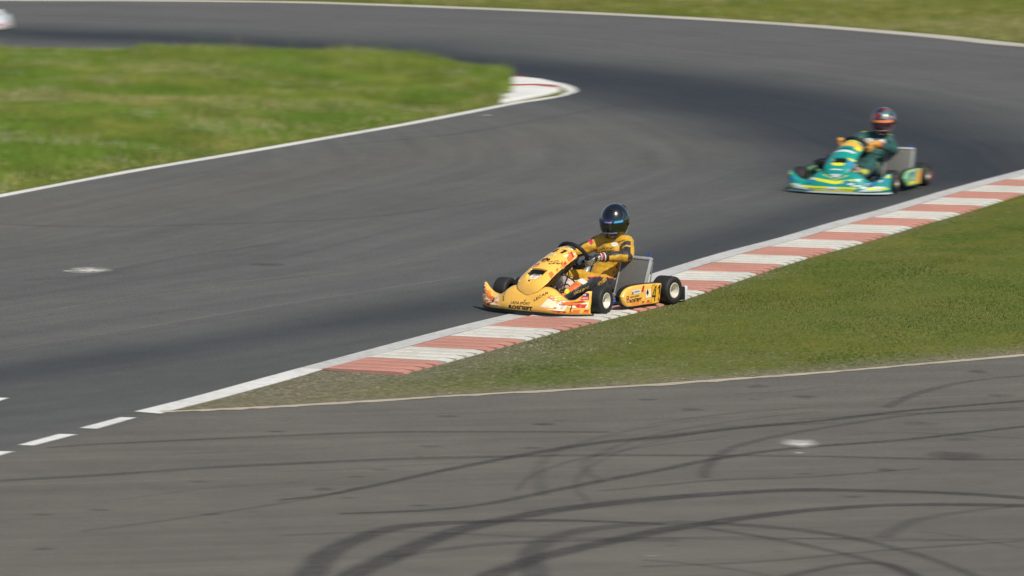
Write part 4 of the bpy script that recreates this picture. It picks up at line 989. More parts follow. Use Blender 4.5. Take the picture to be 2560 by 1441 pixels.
def make_driver(kind, label, J, pal):
    """J: joints in the kart's space; returns the person and its suit surface"""
    root_mb = MB(); L, Rr = J['L'], J['R']; pel, bel, che, nk, hd = (Vector(J[k]) for k in ('pelvis', 'belly', 'chest', 'neck', 'head'))
    sl_, sr_ = Vector(L['shoulder']), Vector(Rr['shoulder']); lat = (sl_-sr_).normalized()
    up = (che-pel).normalized(); fw = lat.cross(up).normalized(); B = Matrix((fw, lat, up)).transposed()
    mb = root_mb
    ball(mb, pel, (.125, .175, .12), B, 20); ball(mb, pel.lerp(bel, .5), (.118, .160, .13), B, 20); ball(mb, bel, (.120, .160, .15), B, 20); ball(mb, bel.lerp(che, .5), (.122, .168, .14), B, 20); ball(mb, che, (.125, .185, .13), B, 20)
    mid = (sl_+sr_)/2; limb(mb, sl_.lerp(mid, .2), sr_.lerp(mid, .2), .078, .078); limb(mb, nk-up*.05, hd-up*.03, .068, .060); ball(mb, hd, .085)
    for S in (L, Rr):
        limb(mb, Vector(S['shoulder']).lerp(mid, .1), S['elbow'], .071, .057); limb(mb, S['elbow'], S['wrist'], .058, .041)
        limb(mb, S['hip'], S['knee'], .094, .073); limb(mb, S['knee'], S['ankle'], .072, .050)
    o = fuse('person', mb, .0085, 5, .030)
    segs = [('torso', pel, che, .16), ('torso', che, nk, .12), ('shl', mid, sl_, .08), ('shr', mid, sr_, .08), ('head', nk, hd, .07)]
    for n_, S in (('L', L), ('R', Rr)): segs += [('ua'+n_, S['shoulder'], S['elbow'], .065), ('fa'+n_, S['elbow'], S['wrist'], .05), ('th'+n_, S['hip'], S['knee'], .085), ('sh'+n_, S['knee'], S['ankle'], .06)]
    def cols(co, no):
        D = []; Tt = []
        for nme, a, b, r in segs: d, t = seg_t(co, a, b); D.append(d-r); Tt.append(t)
        D = np.array(D); Tt = np.array(Tt); w = D.argmin(0); t = Tt[w, np.arange(len(co))]; name = np.array([s[0] for s in segs])[w]
        A = np.array([s[1] for s in segs])[w]; B_ = np.array([s[2] for s in segs])[w]; rad = co-(A+(B_-A)*t[:, None]); rad /= np.linalg.norm(rad, axis=1, keepdims=True)+1e-9
        no = np.where(np.isin(name, ['torso', 'head'])[:, None], no, rad); return pal['suit'](co, no, name, t)
    paint(o, cols, attr_material('racing_suit', .55, .15)); tag(o, label, 'person')
    return o

# ------------------------------------------------------------------ kart in front: yellow, number 41
YEL = mat('yellow_bodywork', (.92, .525, .095, 1), .28, coat=.5, var=.04, scale=6)
YPAL = dict(body=YEL, pod=YEL, lip=BLACK, rim=CREAM, cap=mat('white_plastic', (.70, .71, .76), .35, var=.05), steer=R(7), turn=R(-8))
K1, fair, panel, pods, tk, rb = make_kart('yellow', 'yellow and orange racing kart number 41 riding over the red and white kerb', YPAL)

def number41(w, h, sh=.15):
    P = ([(.30, 0), (.42, 0), (.42, 1), (.30, 1)], [(.30, 1), (.30, .74), (.13, .39), (.0, .39)], [(0, .385), (.295, .385), (.295, .25), (0, .25)], [(.425, .385), (.50, .385), (.50, .25), (.425, .25)], [(.76, 0), (.90, 0), (.90, 1), (.76, 1)], [(.755, 1), (.755, .80), (.60, .68), (.60, .80)])
    return poly_shape(*[[((x-.45)*w/.9+(y-.5)*h*sh, (y-.5)*h) for x, y in p] for p in P])
def check_print(sk, org, w, h, seed, dens=.62, cols=(RED, ORANGE), rot=0.0, skew=.35, nx=9, ny=3):
    """slanted orange and red blocks, as printed on the bodywork"""
    r = random.Random(seed); P = {0: [], 1: []}; cw, ch = w/nx, h/ny
    for j in range(ny):
        for i in range(nx):
            if r.random() < dens*(1-.28*j):
                x, y = -w/2+i*cw+skew*ch*(j-1), -h/2+j*ch; k = 0 if r.random() < .33 else 1; P[k].append([(x, y), (x+cw*.96, y), (x+cw*.96+skew*ch, y+ch), (x+skew*ch, y+ch)])
    for k in (0, 1):
        if P[k]: sk.put('stripe_print', poly_shape(*P[k]), cols[k], org, rot)
fs = Skin(fair, (0, 1, 0), (0, 0, 1), (-1, 0, 0))
X0 = 1.4
BW = srgb(250, 236, 205); FLASH = mat('white_flash_print', BW, .3, coat=.4); 
fs.put('stripe_print', poly_shape([(-.13, -.045), (.05, -.05), (.10, .01), (.0, .055), (-.06, .05)]), FLASH, (X0, .32, .135))
fs.put('stripe_print', poly_shape([(-.12, .02), (-.02, -.01), (.10, -.02), (.04, .012), (-.10, .045)]), ORANGE, (X0, .36, .155))
fs.put('stripe_print', poly_shape([(-.04, -.03), (.06, -.02), (.07, .03), (.0, .02)]), FLASH, (X0, .585, .125))
for yy, sd in ((.50, 3), (-.50, 4)):
    check_print(fs, (X0, yy, .072), .36, .05, sd, .75, nx=13, ny=3)
    check_print(fs, (X0, yy+.02, .115), .20, .035, sd+9, .45, nx=5, ny=1)
fs.put('stripe_print', poly_shape([(-.05, .05), (.03, -.03), (.05, -.01), (-.03, .06)]), ORANGE, (X0, -.50, .135))
fs.put('stripe_print', poly_shape([(-.05, -.02), (.05, .0), (.05, .03), (-.02, .03)]), FLASH, (X0, -.59, .13))
fs.put('stripe_print', poly_shape([(-.02, -.03), (.045, -.025), (.03, .02)]), FLASH, (X0, -.37, .125))
fs.put('sticker', poly_shape(rect(-.06, -.012, .06, .012)), FLASH, (X0, -.42, .115), rot=.5); fs.put('small_print', poly_shape(*[rect(-.04+.018*i, -.006, -.04+.018*i+.012, .006) for i in range(5)]), INK, (X0, -.42, .115), rot=.5)
fs.text('ROSПEFT', INK, (X0, -.035, .066), .280, .040, bold=.035)
fs.text('LADA SPORT', INK, (X0, -.045, .110), .222, .022, bold=.01)
fs.text('LECAR', DARKM, (X0, .165, .186), .15, .024, rot=.55, bold=0); fs.text('LECAR', DARKM, (X0, -.275, .165), .12, .022, rot=-1.25, bold=0)
fs.tower((X0, .405, .115), .075, .075); fs.lada((X0, .595, .205), .062, .062); fs.lada((X0, -.585, .205), .062, .062)
for sgn, q in ((1, .0), (-1, .02)):
    fs.put('stripe_print', poly_shape([(sgn*-.09, -.012), (sgn*.05, -.018), (sgn*.10, .004), (sgn*.02, .002), (sgn*.06, .022), (sgn*-.05, .008)]), ORANGE, (X0, sgn*.47, .135-q)); fs.put('stripe_print', poly_shape([(sgn*-.05, -.010), (sgn*.06, -.004), (sgn*.03, .014)]), RED, (X0, sgn*.55, .155))
    fs.put('stripe_print', poly_shape([(sgn*-.06, -.008), (sgn*.05, -.012), (sgn*.02, .012)]), FLASH, (X0, sgn*.50, .108)); fs.put('stripe_print', poly_shape([(sgn*-.10, -.006), (sgn*.08, -.010), (sgn*.03, .010)]), FLASH, (X0, sgn*.36, .075))
fs.put('scratch', poly_shape([(-.012, -.008), (.004, .0), (.012, .012), (-.006, .004)]), INK, (X0, .0, .135)); fs.put('scratch', poly_shape([(-.004, -.035), (.004, -.035), (.008, .0), (.0, .035), (-.004, .0)]), INK, (X0, .495, .10)); fs.put('scratch', poly_shape([(-.004, -.02), (.006, -.02), (.002, .03), (-.008, .02)]), INK, (X0, -.405, .10))

Dp = Vector((-.55, 0, -.83)).normalized(); Vp = Vector((-.83, 0, .55))
ps = Skin(panel, (0, 1, 0), Vp, Dp)
def pp(x, z, y=0.0): return Vector((x, y, z))-Dp*.2
ps.put('stripe_print', poly_shape([(-.13, -.016), (.13, -.016), (.12, .022), (-.12, .022)]), FLASH, pp(.34, .60)); ps.text('ROSПEFT', INK, pp(.345, .60), .16, .022)
ps.put('stripe_print', poly_shape([(-.06, -.04), (.01, -.05), (.03, .05), (-.03, .05)]), ORANGE, pp(.37, .58, -.125)); ps.put('stripe_print', poly_shape([(-.035, -.06), (.03, -.05), (.05, .06), (.0, .07)]), FLASH, pp(.43, .56, .125))
ps.put('number', number41(.165, .075, .2), INK, pp(.425, .555, -.01))
ps.put('sticker', poly_shape(rect(-.055, -.009, .055, .009)), FLASH, pp(.515, .535, -.02)); ps.put('small_print', poly_shape(*[rect(-.03+.013*i, -.004, -.03+.013*i+.009, .004) for i in range(5)]), INK, pp(.515, .535, -.02))
ps.put('emblem', poly_shape(disc(-.03, .0, .018, .02, 10), disc(.0, .01, .016, .022, 10), disc(.032, .0, .018, .02, 10), rect(-.05, -.03, .05, -.022), [(-.02, -.05), (.02, -.05), (.026, -.042), (-.026, -.042)]), INK, pp(.60, .49, -.02))
ps.lada(pp(.685, .44, -.065), .055, .05)
ps.text('ROSПEFT', INK, pp(.62, .47, .10), .115, .026, rot=.75); ps.text('LADA SPORT', INK, pp(.60, .48, .075), .10, .016, rot=.75)
Dl = Vector((-.35, -.80, -.50)).normalized(); pl_ = Skin(panel, Vector((-.83, 0, .55)), Vector((-.30, .55, -.60)).cross(Vector((1, 0, 0))) if False else Vector((0.1, -.62, .75)), Dl)
def pq(x, y, z): return Vector((x, y, z))-Dl*.25
check_print(pl_, pq(.56, .155, .44), .36, .075, 5, .85, nx=9, ny=3); check_print(pl_, pq(.40, .15, .53), .16, .06, 8, .7, nx=4, ny=2)
pl_.put('stripe_print', poly_shape([(-.03, -.02), (.035, -.03), (.05, .03), (-.0, .04)]), ORANGE, pq(.76, .165, .36))
ps.tower(pp(.80, .37, .0), .085, .10); ps.put('bolt_print', poly_shape(disc(0, 0, .012, .012, 12)), DARKM, pp(.865, .31, -.02))
ps.put('stripe_print', poly_shape(disc(0, 0, .03, .018, 12)), FLASH, pp(.86, .30, -.155))

ds = Skin(pods[0], (-1, 0, 0), (0, 0, 1), (0, -1, 0)); Y0 = .9
ds.put('stripe_print', poly_shape([(-.10, -.035), (-.05, .02), (.06, .045), (.09, .055), (-.02, .05), (-.09, .02)]), FLASH, (.22, Y0, .185))
check_print(ds, (.0, Y0, .062), .34, .04, 12, .9, nx=8, ny=2)
ds.put('stripe_print', poly_shape([(-.025, -.035), (.01, -.035), (.03, .035), (-.0, .035)]), RED, (-.02, Y0, .205))
ds.put('sticker', poly_shape(rect(-.075, -.019, .075, .019)), WHITE, (.09, Y0, .182))
for i, m_ in enumerate((WHITE, NAVY, RED)): ds.put('flag', poly_shape(rect(-.014, .006-.008*(i+1), .014, .006-.008*i+.004)), m_, (.145, Y0, .182))
ds.put('small_print', poly_shape(*[rect(-.045+.011*i, -.009+.003*(i % 2), -.045+.011*i+.007, .009-.004*(i % 3 == 1)) for i in range(8)]), NAVY, (.072, Y0, .182))
ds.lada((.235, Y0, .125), .042, .062); ds.text('LADA SPORT', INK, (.115, Y0, .140), .155, .016); ds.text('ROSПEFT', INK, (.100, Y0, .104), .205, .034, bold=.03)
ds.put('stripe_print', poly_shape(rect(-.045, -.045, .045, .04)), FLASH, (-.11, Y0, .150)); ds.put('emblem', poly_shape([(-.02, -.015), (.02, -.015), (.016, .01), (.0, .038), (-.016, .01)], rect(-.005, -.03, .005, -.014)), INK, (-.095, Y0, .155))
ds.put('stripe_print', poly_shape(rect(-.095, -.09, .075, .09)), mat('number_yellow', (.86, .45, .04, 1), .3, coat=.4), (-.255, Y0, .135)); ds.put('number', number41(.118, .15), INK, (-.232, Y0, .138))
d2 = Skin(pods[1], (1, 0, 0), (0, 0, 1), (0, 1, 0)); d2.put('number', number41(.125, .135), INK, (-.255, -Y0, .140)); d2.text('ROSПEFT', INK, (.06, -Y0, .108), .20, .030, bold=.03)

# its driver
YC, BC, OC, WC, RC = (np.array(c) for c in ((.58, .325, .018), (.018, .017, .020), (.75, .14, .02), (.70, .66, .58), (.45, .02, .03)))
def suit_y(co, no, name, t):
    c = np.tile(YC, (len(co), 1)); x, y, z = co.T; nx, ny, nz = no.T
    leg = np.isin(name, ['thL', 'shL']); out = leg & (ny > .30) & (nz < .62); c[leg & (ny > .18) & (nz < .74) & (nz > .0)] = OC; c[out] = BC
    legr = np.isin(name, ['thR', 'shR']); c[legr & (ny < -.3)] = BC
    sl = name == 'shL'; c[sl & (nz > .5) & (t > .45)] = OC; c[sl & (nz > .45) & (t > .22) & (t < .40)] = WC
    ua = name == 'uaL'; c[ua & (nx > .15) & (nz > -.35) & (t > .16) & (t < .50)] = BC; c[ua & (nx > .15) & (t > .50) & (t < .58) & (nz > -.4)] = np.array((.55, .32, .05)); c[ua & (nx > .1) & (nz > -.4) & (t > .58)] = BC
    fa = name == 'faL'; c[fa & (nz > .45)] = BC; c[(name == 'uaR') & (nz > .35) & (ny < .3)] = BC; c[(name == 'faR') & (nz < -.35)] = BC; c[(name == 'faR') & (nz > .6)] = BC
    c[(name == 'uaR') & (t > .30) & (t < .42) & (nz > .2)] = RC; c[(name == 'head')] = BC
    tor = np.isin(name, ['torso']); c[tor & (np.abs(ny) > .86)] = BC; return c
def glove_y(p, T, N, O, w, d):
    P, Tn, Nn, On, W, Dn = (np.array(v) for v in (p, T, N, O, w, d))
    def f(co, no):
        q = co-P; c = np.tile(BC, (len(co), 1)); tt = q@Tn; k = np.abs(((tt+.0415)/.0207) % 1-.5); fr = (q@Nn)
        c[(k < .24) & (fr < .045) & (np.abs(tt) < .043)] = WC*.85; ww = (co-W)@Dn; c[(ww > -.030) & (ww < -.004) & (np.abs(((tt)/.016) % 1-.5) < .3)] = WC*.9
        c[(ww > .008) & (ww < .016)] = WC; c[(ww > .018) & (ww < .040)] = RC*.8; c[(ww > .046) & (ww < .056)] = WC; return c
    return f
wc, wn_, wu, wl = Vector((.185, 0, .485)), Vector((-.26, 0, .17)).normalized(), Vector((.17, 0, .26)).normalized(), Vector((0, 1, 0))
def rim_pt(a, turn=0.0):
    O = wl*math.cos(a)+wu*math.sin(a); T = (-wl*math.sin(a)+wu*math.cos(a)); return wc+wl*.160*math.cos(a)+wu*.155*math.sin(a), T, O
pL, TL, OL = rim_pt(R(-20)); pR, TR, OR = rim_pt(R(192)); 
J1 = dict(pelvis=(-.25, .02, .185), belly=(-.33, .03, .31), chest=(-.395, .05, .475), neck=(-.425, .06, .615), head=(-.41, .06, .74),
          L=dict(shoulder=(-.415, .215, .565), elbow=(-.270, .318, .462), wrist=pL+OL*.045+wn_*.085+Vector((-.02, .01, 0)), hip=(-.20, .125, .185), knee=(.215, .215, .265), ankle=(.60, .175, .145)),
          R=dict(shoulder=(-.40, -.105, .575), elbow=(-.20, -.275, .455), wrist=pR+OR*.045+wn_*.085+Vector((-.02, -.01, 0)), hip=(-.20, -.085, .185), knee=(.165, -.10, .315), ankle=(.585, -.16, .14)))
D1 = make_driver('yellow', 'driver in yellow and black suit with black helmet sitting in the yellow kart', J1, dict(suit=suit_y))
GLOVE = attr_material('glove_leather', .6, 0, .2)
make_glove(D1, pL, TL, wn_, OL, J1['L']['wrist'], J1['L']['elbow'], glove_y, GLOVE); make_glove(D1, pR, -TR, wn_, OR, J1['R']['wrist'], J1['R']['elbow'], glove_y, GLOVE)
def boot_y(co, no): c = np.tile(BC, (len(co), 1)); c[(no[:, 1] > .4) & (co[:, 2] > .09) & (co[:, 0] < .66)] = np.array((.62, .60, .03)); return c
make_boot(D1, (.60, .175, .125), (.71, .17, .165), attr_material('boot_suede', .7), boot_y); make_boot(D1, (.585, -.16, .12), (.70, -.15, .165), attr_material('boot_suede', .7), boot_y)
def speckle_shell():
    m, N, L, p = node_mat('black_speckled_shell'); tc = N.new('ShaderNodeTexCoord'); v = N.new('ShaderNodeTexVoronoi'); v.inputs['Scale'].default_value = 75; L.new(tc.outputs['Object'], v.inputs['Vector'])
    n = noise_node(N, L, tc.outputs['Object'], 9, 3); k = math_node(N, L, 'MULTIPLY', ramp(N, L, v.outputs['Distance'], .32, .22), ramp(N, L, n, .50, .58))
    hs = N.new('ShaderNodeHueSaturation'); hs.inputs['Saturation'].default_value = 2.2; hs.inputs['Value'].default_value = .35; L.new(v.outputs['Color'], hs.inputs['Color'])
    L.new(mixc(N, L, k, (.006, .0075, .010), hs.outputs[0]), p.inputs['Base Color']); p.inputs['Roughness'].default_value = .22; p.inputs['Coat Weight'].default_value = 1; p.inputs['Coat Roughness'].default_value = .04; return m
VISOR = mat('smoked_visor', (.016, .018, .010), .12, 0, coat=.8); 
H1, strip1 = make_helmet(D1, (-.415, .055, .772), R(13), R(9), speckle_shell(), VISOR, mat('visor_strip_navy', (.02, .02, .16), .3, coat=.5), mat('visor_edge_blue', (.22, .25, .55), .3), mat('spoiler_black', (.008, .012, .016), .3, coat=.6))
hb = bvh_of(strip1)
def on_strip(shape, m, az, el, rot=0.0):
    D = -Vector((math.cos(R(az)), math.sin(R(az)), 0)); q = helmet_point(R(az), R(el))-D*.1; decal('visor_print', hb, shape, m, q, D.cross(Vector((0, 0, 1))), (0, 0, 1), D, strip1, .0015, .02, rot, .1)
on_strip(poly_shape([(-.05, -.010), (.045, -.010), (.05, .009), (-.04, .009)]), mat('visor_cyan_print', (.05, .42, .62), .25), 40, 11)
on_strip(poly_shape([(-.04, -.006), (-.028, .008), (-.02, .0), (-.03, -.003)], [(-.018, -.006), (-.010, .006), (.0, .004), (-.006, -.007)], [(.002, -.006), (.008, .006), (.018, .003), (.014, -.007)], [(.019, -.007), (.024, .006), (.036, .009), (.038, -.004)]), mat('visor_lilac_print', (.50, .48, .72), .3), 0, 10.5)
bs = Skin(D1, (0, 1, 0), (0, 0, 1), (-1, 0, 0))
Dc = Vector((-.75, -.30, -.35)).normalized(); Uc = Vector((-.35, .94, 0)).normalized(); cs = Skin(D1, Uc, Uc.cross(Dc), Dc)
def pc(x, y, z): return Vector((x, y, z))-Dc*.3
cs.text('LADA SPORT', INK, pc(-.28, .05, .515), .16, .022); cs.text('ROSПEFT', INK, pc(-.27, .055, .485), .17, .030, bold=.04)
cs.put('emblem', poly_shape(disc(0, 0, .034, .024)), WHITE, pc(-.31, .125, .565)); cs.text('LADA', INK, pc(-.31, .125, .565), .045, .016, bold=.05)
cs.put('small_print', poly_shape(*[rect(-.038+.016*i, -.006, -.038+.016*i+.010, .006) for i in range(5)]), INK, pc(-.33, .185, .60), rot=.3)
Ul = Vector((-.9, -.05, .18)).normalized(); ls = Skin(D1, Ul, Vector((.18, .1, .9)), (0, -1, -.12))
ls.text('ROSПEFT', GOLD, (.07, .65, .245+.05), .22, .042, bold=.03); ls.text('LADA SPORT', GOLD, (.40, .65, .195+.05), .20, .026)
for o in (D1,): pass

def place(objs, x, y, yaw, roll=0.0, pitch=0.0, z=0.0):
    M = Matrix.Translation((x, y, z)) @ Matrix.Rotation(yaw, 4, 'Z') @ Matrix.Rotation(roll, 4, 'X') @ Matrix.Rotation(pitch, 4, 'Y')
    for o in objs: o.matrix_world = M @ o.matrix_world
place([K1, D1], .700, 43.85, R(232.96), 0, 0, .010)

# ------------------------------------------------------------------ kart behind: green and yellow
TEAL = mat('teal_bodywork', (.010, .29, .255), .28, coat=.5, var=.06, scale=6); LIME = mat('lime_print', (.72, .74, .035), .32); SKYB = mat('pale_print', (.55, .66, .68), .35); SEA = mat('cyan_print', (.03, .24, .46), .35); AMBER = mat('amber_print', (.80, .42, .06), .35); DTEAL = mat('dark_teal_print', (.008, .09, .09), .35)
GPAL = dict(body=TEAL, pod=mat('pod_green', (.20, .46, .26), .3, coat=.4), lip=SKYB, rim=mat('grey_rim', (.28, .26, .23), .45, .4), cap=mat('red_plastic', (.34, .035, .05), .4), steer=R(6), turn=R(-6))
K2, fair2, panel2, pods2, tk2, rb2 = make_kart('green', 'green and yellow racing kart following on the dark racing line', GPAL)
g = Skin(fair2, (0, 1, 0), (0, 0, 1), (-1, 0, 0))
g.put('stripe_print', poly_shape([(-.25, -.026), (.23, -.026), (.28, .032), (-.30, .032)]), LIME, (X0, 0, .062)); g.put('stripe_print', poly_shape([(-.15, -.006), (.12, -.006), (.12, .010), (-.15, .010)]), FLASH, (X0, 0, .056))
g.put('stripe_print', poly_shape([(-.24, .012), (0, -.022), (.22, .012), (.24, .045), (0, .016), (-.26, .045)]), LIME, (X0, 0, .145)); g.put('stripe_print', poly_shape([(-.16, .03), (0, -.022), (.15, .03), (.10, .042), (0, .01), (-.10, .042)]), LIME, (X0, 0, .195))
for sgn in (1, -1):
    g.put('stripe_print', poly_shape([(sgn*-.20, -.03), (sgn*.10, -.02), (sgn*.14, .03), (sgn*.02, .035)]), SKYB, (X0, sgn*.46, .075)); g.put('stripe_print', poly_shape([(sgn*-.03, -.02), (sgn*.05, -.02), (sgn*.05, .03), (sgn*-.02, .03)]), LIME, (X0, sgn*.575, .225))
    g.put('stripe_print', poly_shape([(sgn*-.06, -.012), (sgn*.06, .0), (sgn*.06, .022), (sgn*-.04, .01)]), LIME, (X0, sgn*.56, .07)); g.put('stripe_print', poly_shape([(-.05, -.012), (.05, -.012), (.05, .015), (-.05, .015)]), SKYB, (X0, sgn*.30, .175))
    g.put('stripe_print', poly_shape([(-.05, -.014), (.05, -.014), (.06, .014), (-.04, .014)]), SEA, (X0, sgn*.56, .165))
g.put('sticker', poly_shape(rect(-.06, -.02, .06, .02)), NAVY, (X0, .42, .130))
g.put('small_print', poly_shape(*[rect(-.05+.022*i, -.010, -.05+.022*i+.016, .010) for i in range(5)]), WHITE, (X0, .42, .130)); g.put('small_print', poly_shape(*[rect(-.05+.022*i, -.008, -.05+.022*i+.016, .008) for i in range(5)]), WHITE, (X0, .27, .112)); g.put('small_print', poly_shape(*[rect(-.05+.022*i, -.008, -.05+.022*i+.016, .008) for i in range(5)]), WHITE, (X0, -.45, .175))
rr = random.Random(4)
for i in range(12):
    y_, z_ = rr.uniform(-.58, .58), rr.uniform(.07, .19); k_ = rr.uniform(.6, 1.2)
    g.put('stripe_print', poly_shape([(-.05*k_, -.010), (.04*k_, -.014), (.06*k_, .010), (-.03*k_, .014)]), (LIME, SKYB, SKYB, SEA)[i % 4], (X0, y_, z_))
p2 = Skin(panel2, (0, 1, 0), Vp, Dp)
p2.put('stripe_print', poly_shape([(-.14, -.06), (.15, -.06), (.14, .05), (-.13, .05)]), AMBER, pp(.42, .555)); p2.put('stripe_print', poly_shape([(-.09, -.012), (.10, -.012), (.09, .02), (-.08, .02)]), LIME, pp(.35, .585)); p2.put('stripe_print', poly_shape([(-.06, -.012), (.10, -.012), (.09, .02), (-.05, .02)]), SKYB, pp(.315, .592))
p2.put('stripe_print', poly_shape([(-.04, -.05), (.04, -.05), (.05, .04), (-.03, .04)]), LIME, pp(.47, .535, .13)); p2.put('stripe_print', poly_shape([(-.13, -.02), (.12, -.02), (.13, .025), (-.12, .025)]), SKYB, pp(.60, .48)); p2.put('stripe_print', poly_shape([(-.13, -.02), (.14, -.02), (.14, .01), (-.13, .01)]), DTEAL, pp(.535, .51))
p2.put('stripe_print', poly_shape([(-.075, -.03), (.065, -.03), (.085, .045), (-.085, .045)]), LIME, pp(.82, .36)); p2.put('stripe_print', poly_shape([(-.04, -.05), (.03, -.06), (.05, .05), (-.02, .06)]), SEA, pp(.80, .37, .135)); p2.put('stripe_print', poly_shape([(-.05, -.015), (.03, -.015), (.04, .02), (-.05, .02)]), LIME, pp(.74, .41, .135))
p2.put('stripe_print', poly_shape([(-.09, -.03), (.09, -.03), (.07, .0), (-.07, .0)]), SKYB, pp(.915, .24)); p2.put('stripe_print', poly_shape([(-.07, -.008), (.07, -.008), (.07, .008), (-.07, .008)]), SKYB, pp(.89, .29))
q2 = Skin(pods2[0], (-1, 0, 0), (0, 0, 1), (0, -1, 0))
q2.put('stripe_print', poly_shape([(-.12, -.09), (.10, -.09), (.10, .11), (-.09, .11)]), AMBER, (-.23, Y0, .13)); q2.put('stripe_print', poly_shape([(-.12, .0), (.10, .01), (.12, .05), (-.06, .05)]), SEA, (.06, Y0, .17)); q2.put('stripe_print', poly_shape([(-.20, -.03), (.12, -.03), (.12, .02), (-.16, .03)]), LIME, (.02, Y0, .075)); q2.put('stripe_print', poly_shape([(-.16, -.01), (.12, -.01), (.12, .01), (-.12, .01)]), LIME, (.08, Y0, .222))
q2.put('small_print', poly_shape(*[rect(-.06+.024*i, -.016, -.06+.024*i+.017, .016) for i in range(5)]), SKYB, (.0, Y0, .125))
TC, TW, TL2 = np.array((.005, .070, .066)), np.array((.62, .62, .58)), np.array((.42, .44, .05))
def suit_g(co, no, name, t):
    c = np.tile(TC, (len(co), 1)); nx, ny, nz = no.T; c[(name == 'torso') & (nx > .25) & (co[:, 2] > .465) & (co[:, 2] < .565)] = TW; c[np.isin(name, ['shR', 'shL', 'thL']) & (nz > .2) & (t > .55) & (t < .75)] = TL2
    c[np.isin(name, ['shl', 'shr']) & (nz > .85)] = TL2; c[name == 'head'] = BC; return c
def glove_g(p, T, N, O, w, d):
    def f(co, no):
        c = np.tile(np.array((.62, .30, .05)), (len(co), 1)); c[(co-np.array(w))@np.array(d) > .05] = np.array((.55, .05, .03)); return c
    return f
pL, TL, OL = rim_pt(R(2)); pR, TR, OR = rim_pt(R(170))
J2 = dict(pelvis=(-.25, .03, .185), belly=(-.32, .05, .31), chest=(-.37, .08, .475), neck=(-.39, .13, .610), head=(-.37, .165, .73),
          L=dict(shoulder=(-.39, .235, .545), elbow=(-.26, .345, .43), wrist=pL+OL*.045+wn_*.085+Vector((-.02, .01, 0)), hip=(-.20, .125, .185), knee=(.20, .20, .30), ankle=(.60, .175, .145)),
          R=dict(shoulder=(-.36, -.085, .575), elbow=(-.18, -.26, .46), wrist=pR+OR*.045+wn_*.085+Vector((-.02, -.01, 0)), hip=(-.20, -.085, .185), knee=(.165, -.14, .315), ankle=(.585, -.16, .14)))
D2 = make_driver('green', 'driver in dark green suit with colourful helmet and orange gloves sitting in the green kart', J2, dict(suit=suit_g))
make_glove(D2, pL, TL, wn_, OL, J2['L']['wrist'], J2['L']['elbow'], glove_g, GLOVE); make_glove(D2, pR, -TR, wn_, OR, J2['R']['wrist'], J2['R']['elbow'], glove_g, GLOVE)
def boot_k(co, no): return np.tile(BC*1.5, (len(co), 1))
for y in (.175, -.16): make_boot(D2, (.595, y, .122), (.705, y, .165), attr_material('boot_suede', .7), boot_k)
def patch_shell():
    m, N, L, p = node_mat('patterned_shell'); tc = N.new('ShaderNodeTexCoord'); v = N.new('ShaderNodeTexVoronoi'); v.inputs['Scale'].default_value = 14; L.new(tc.outputs['Object'], v.inputs['Vector'])
    sx = N.new('ShaderNodeSeparateColor'); L.new(v.outputs['Color'], sx.inputs[0]); r = N.new('ShaderNodeValToRGB'); r.color_ramp.interpolation = 'CONSTANT'; e = r.color_ramp.elements
    e[0].color = (.012, .012, .03, 1); e[1].position = .34; e[1].color = (.34, .19, .15, 1)
    for q, c in ((.48, (.20, .30, .16, 1)), (.62, (.22, .14, .26, 1)), (.76, (.06, .14, .20, 1)), (.88, (.30, .02, .02, 1))): z = e.new(q); z.color = c
    L.new(sx.outputs[0], r.inputs[0]); L.new(r.outputs[0], p.inputs['Base Color']); p.inputs['Roughness'].default_value = .2; p.inputs['Coat Weight'].default_value = 1; return m
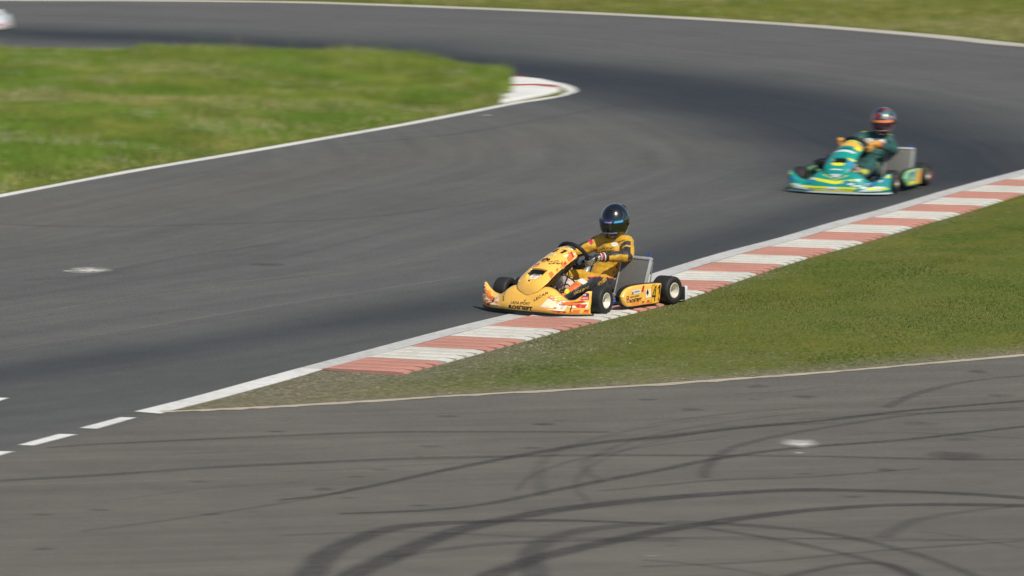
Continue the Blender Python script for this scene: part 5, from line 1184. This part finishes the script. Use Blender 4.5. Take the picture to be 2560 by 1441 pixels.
H2, strip2 = make_helmet(D2, (-.375, .168, .765), R(4), R(8), patch_shell(), mat('violet_visor', (.035, .012, .03), .12, coat=.8), mat('visor_strip_orange', (.75, .22, .07), .3, coat=.5), mat('visor_edge_pale', (.40, .28, .22), .3), mat('spoiler_red', (.35, .02, .02), .3, coat=.6))
place([K2, D2], 4.1745, 54.93, R(247.5), 0, 0, .006)

# ------------------------------------------------------------------ kart leaving the frame at the far left: white with a red stripe
WBODY = mat('white_bodywork', (.62, .66, .70), .3, coat=.5, var=.05, scale=5)
WPAL = dict(body=WBODY, pod=WBODY, lip=mat('pale_lip', (.5, .46, .44), .4), rim=CREAM, cap=WBODY)
K3, fair3, panel3, pods3, tk3, rb3 = make_kart('white', 'white racing kart with a red stripe cut off at the left edge of the picture', WPAL)
w3 = Skin(fair3, (0, 1, 0), (0, 0, 1), (-1, 0, 0)); w3.put('stripe_print', poly_shape(rect(-.62, -.018, .62, .018)), RED, (X0, 0, .105), step=.04); w3.put('stripe_print', poly_shape(rect(-.62, -.008, .62, .008)), SKYB, (X0, 0, .066), step=.04)
def suit_w(co, no, name, t): c = np.tile(np.array((.55, .56, .58)), (len(co), 1)); c[np.abs(no[:, 1]) > .7] = RC; return c
pL, TL, OL = rim_pt(R(0)); pR, TR, OR = rim_pt(R(180))
J3 = dict(J1); J3['L'] = dict(J1['L'], wrist=pL+OL*.045+wn_*.085); J3['R'] = dict(J1['R'], wrist=pR+OR*.045+wn_*.085)
D3 = make_driver('white', 'driver in white suit sitting in the white kart at the left edge', J3, dict(suit=suit_w))
make_glove(D3, pL, TL, wn_, OL, J3['L']['wrist'], J3['L']['elbow'], glove_y, GLOVE); make_glove(D3, pR, -TR, wn_, OR, J3['R']['wrist'], J3['R']['elbow'], glove_y, GLOVE)
for y in (.175, -.16): make_boot(D3, (.595, y, .122), (.705, y, .165), attr_material('boot_suede', .7), boot_k)
make_helmet(D3, (-.41, .06, .775), R(6), R(8), WBODY, VISOR, RED, RED, WBODY)
tip = at(16, 75); h3 = R(-12)
place([K3, D3], tip[0]-.975*math.cos(h3), tip[1]-.975*math.sin(h3), h3, 0, 0, .006)
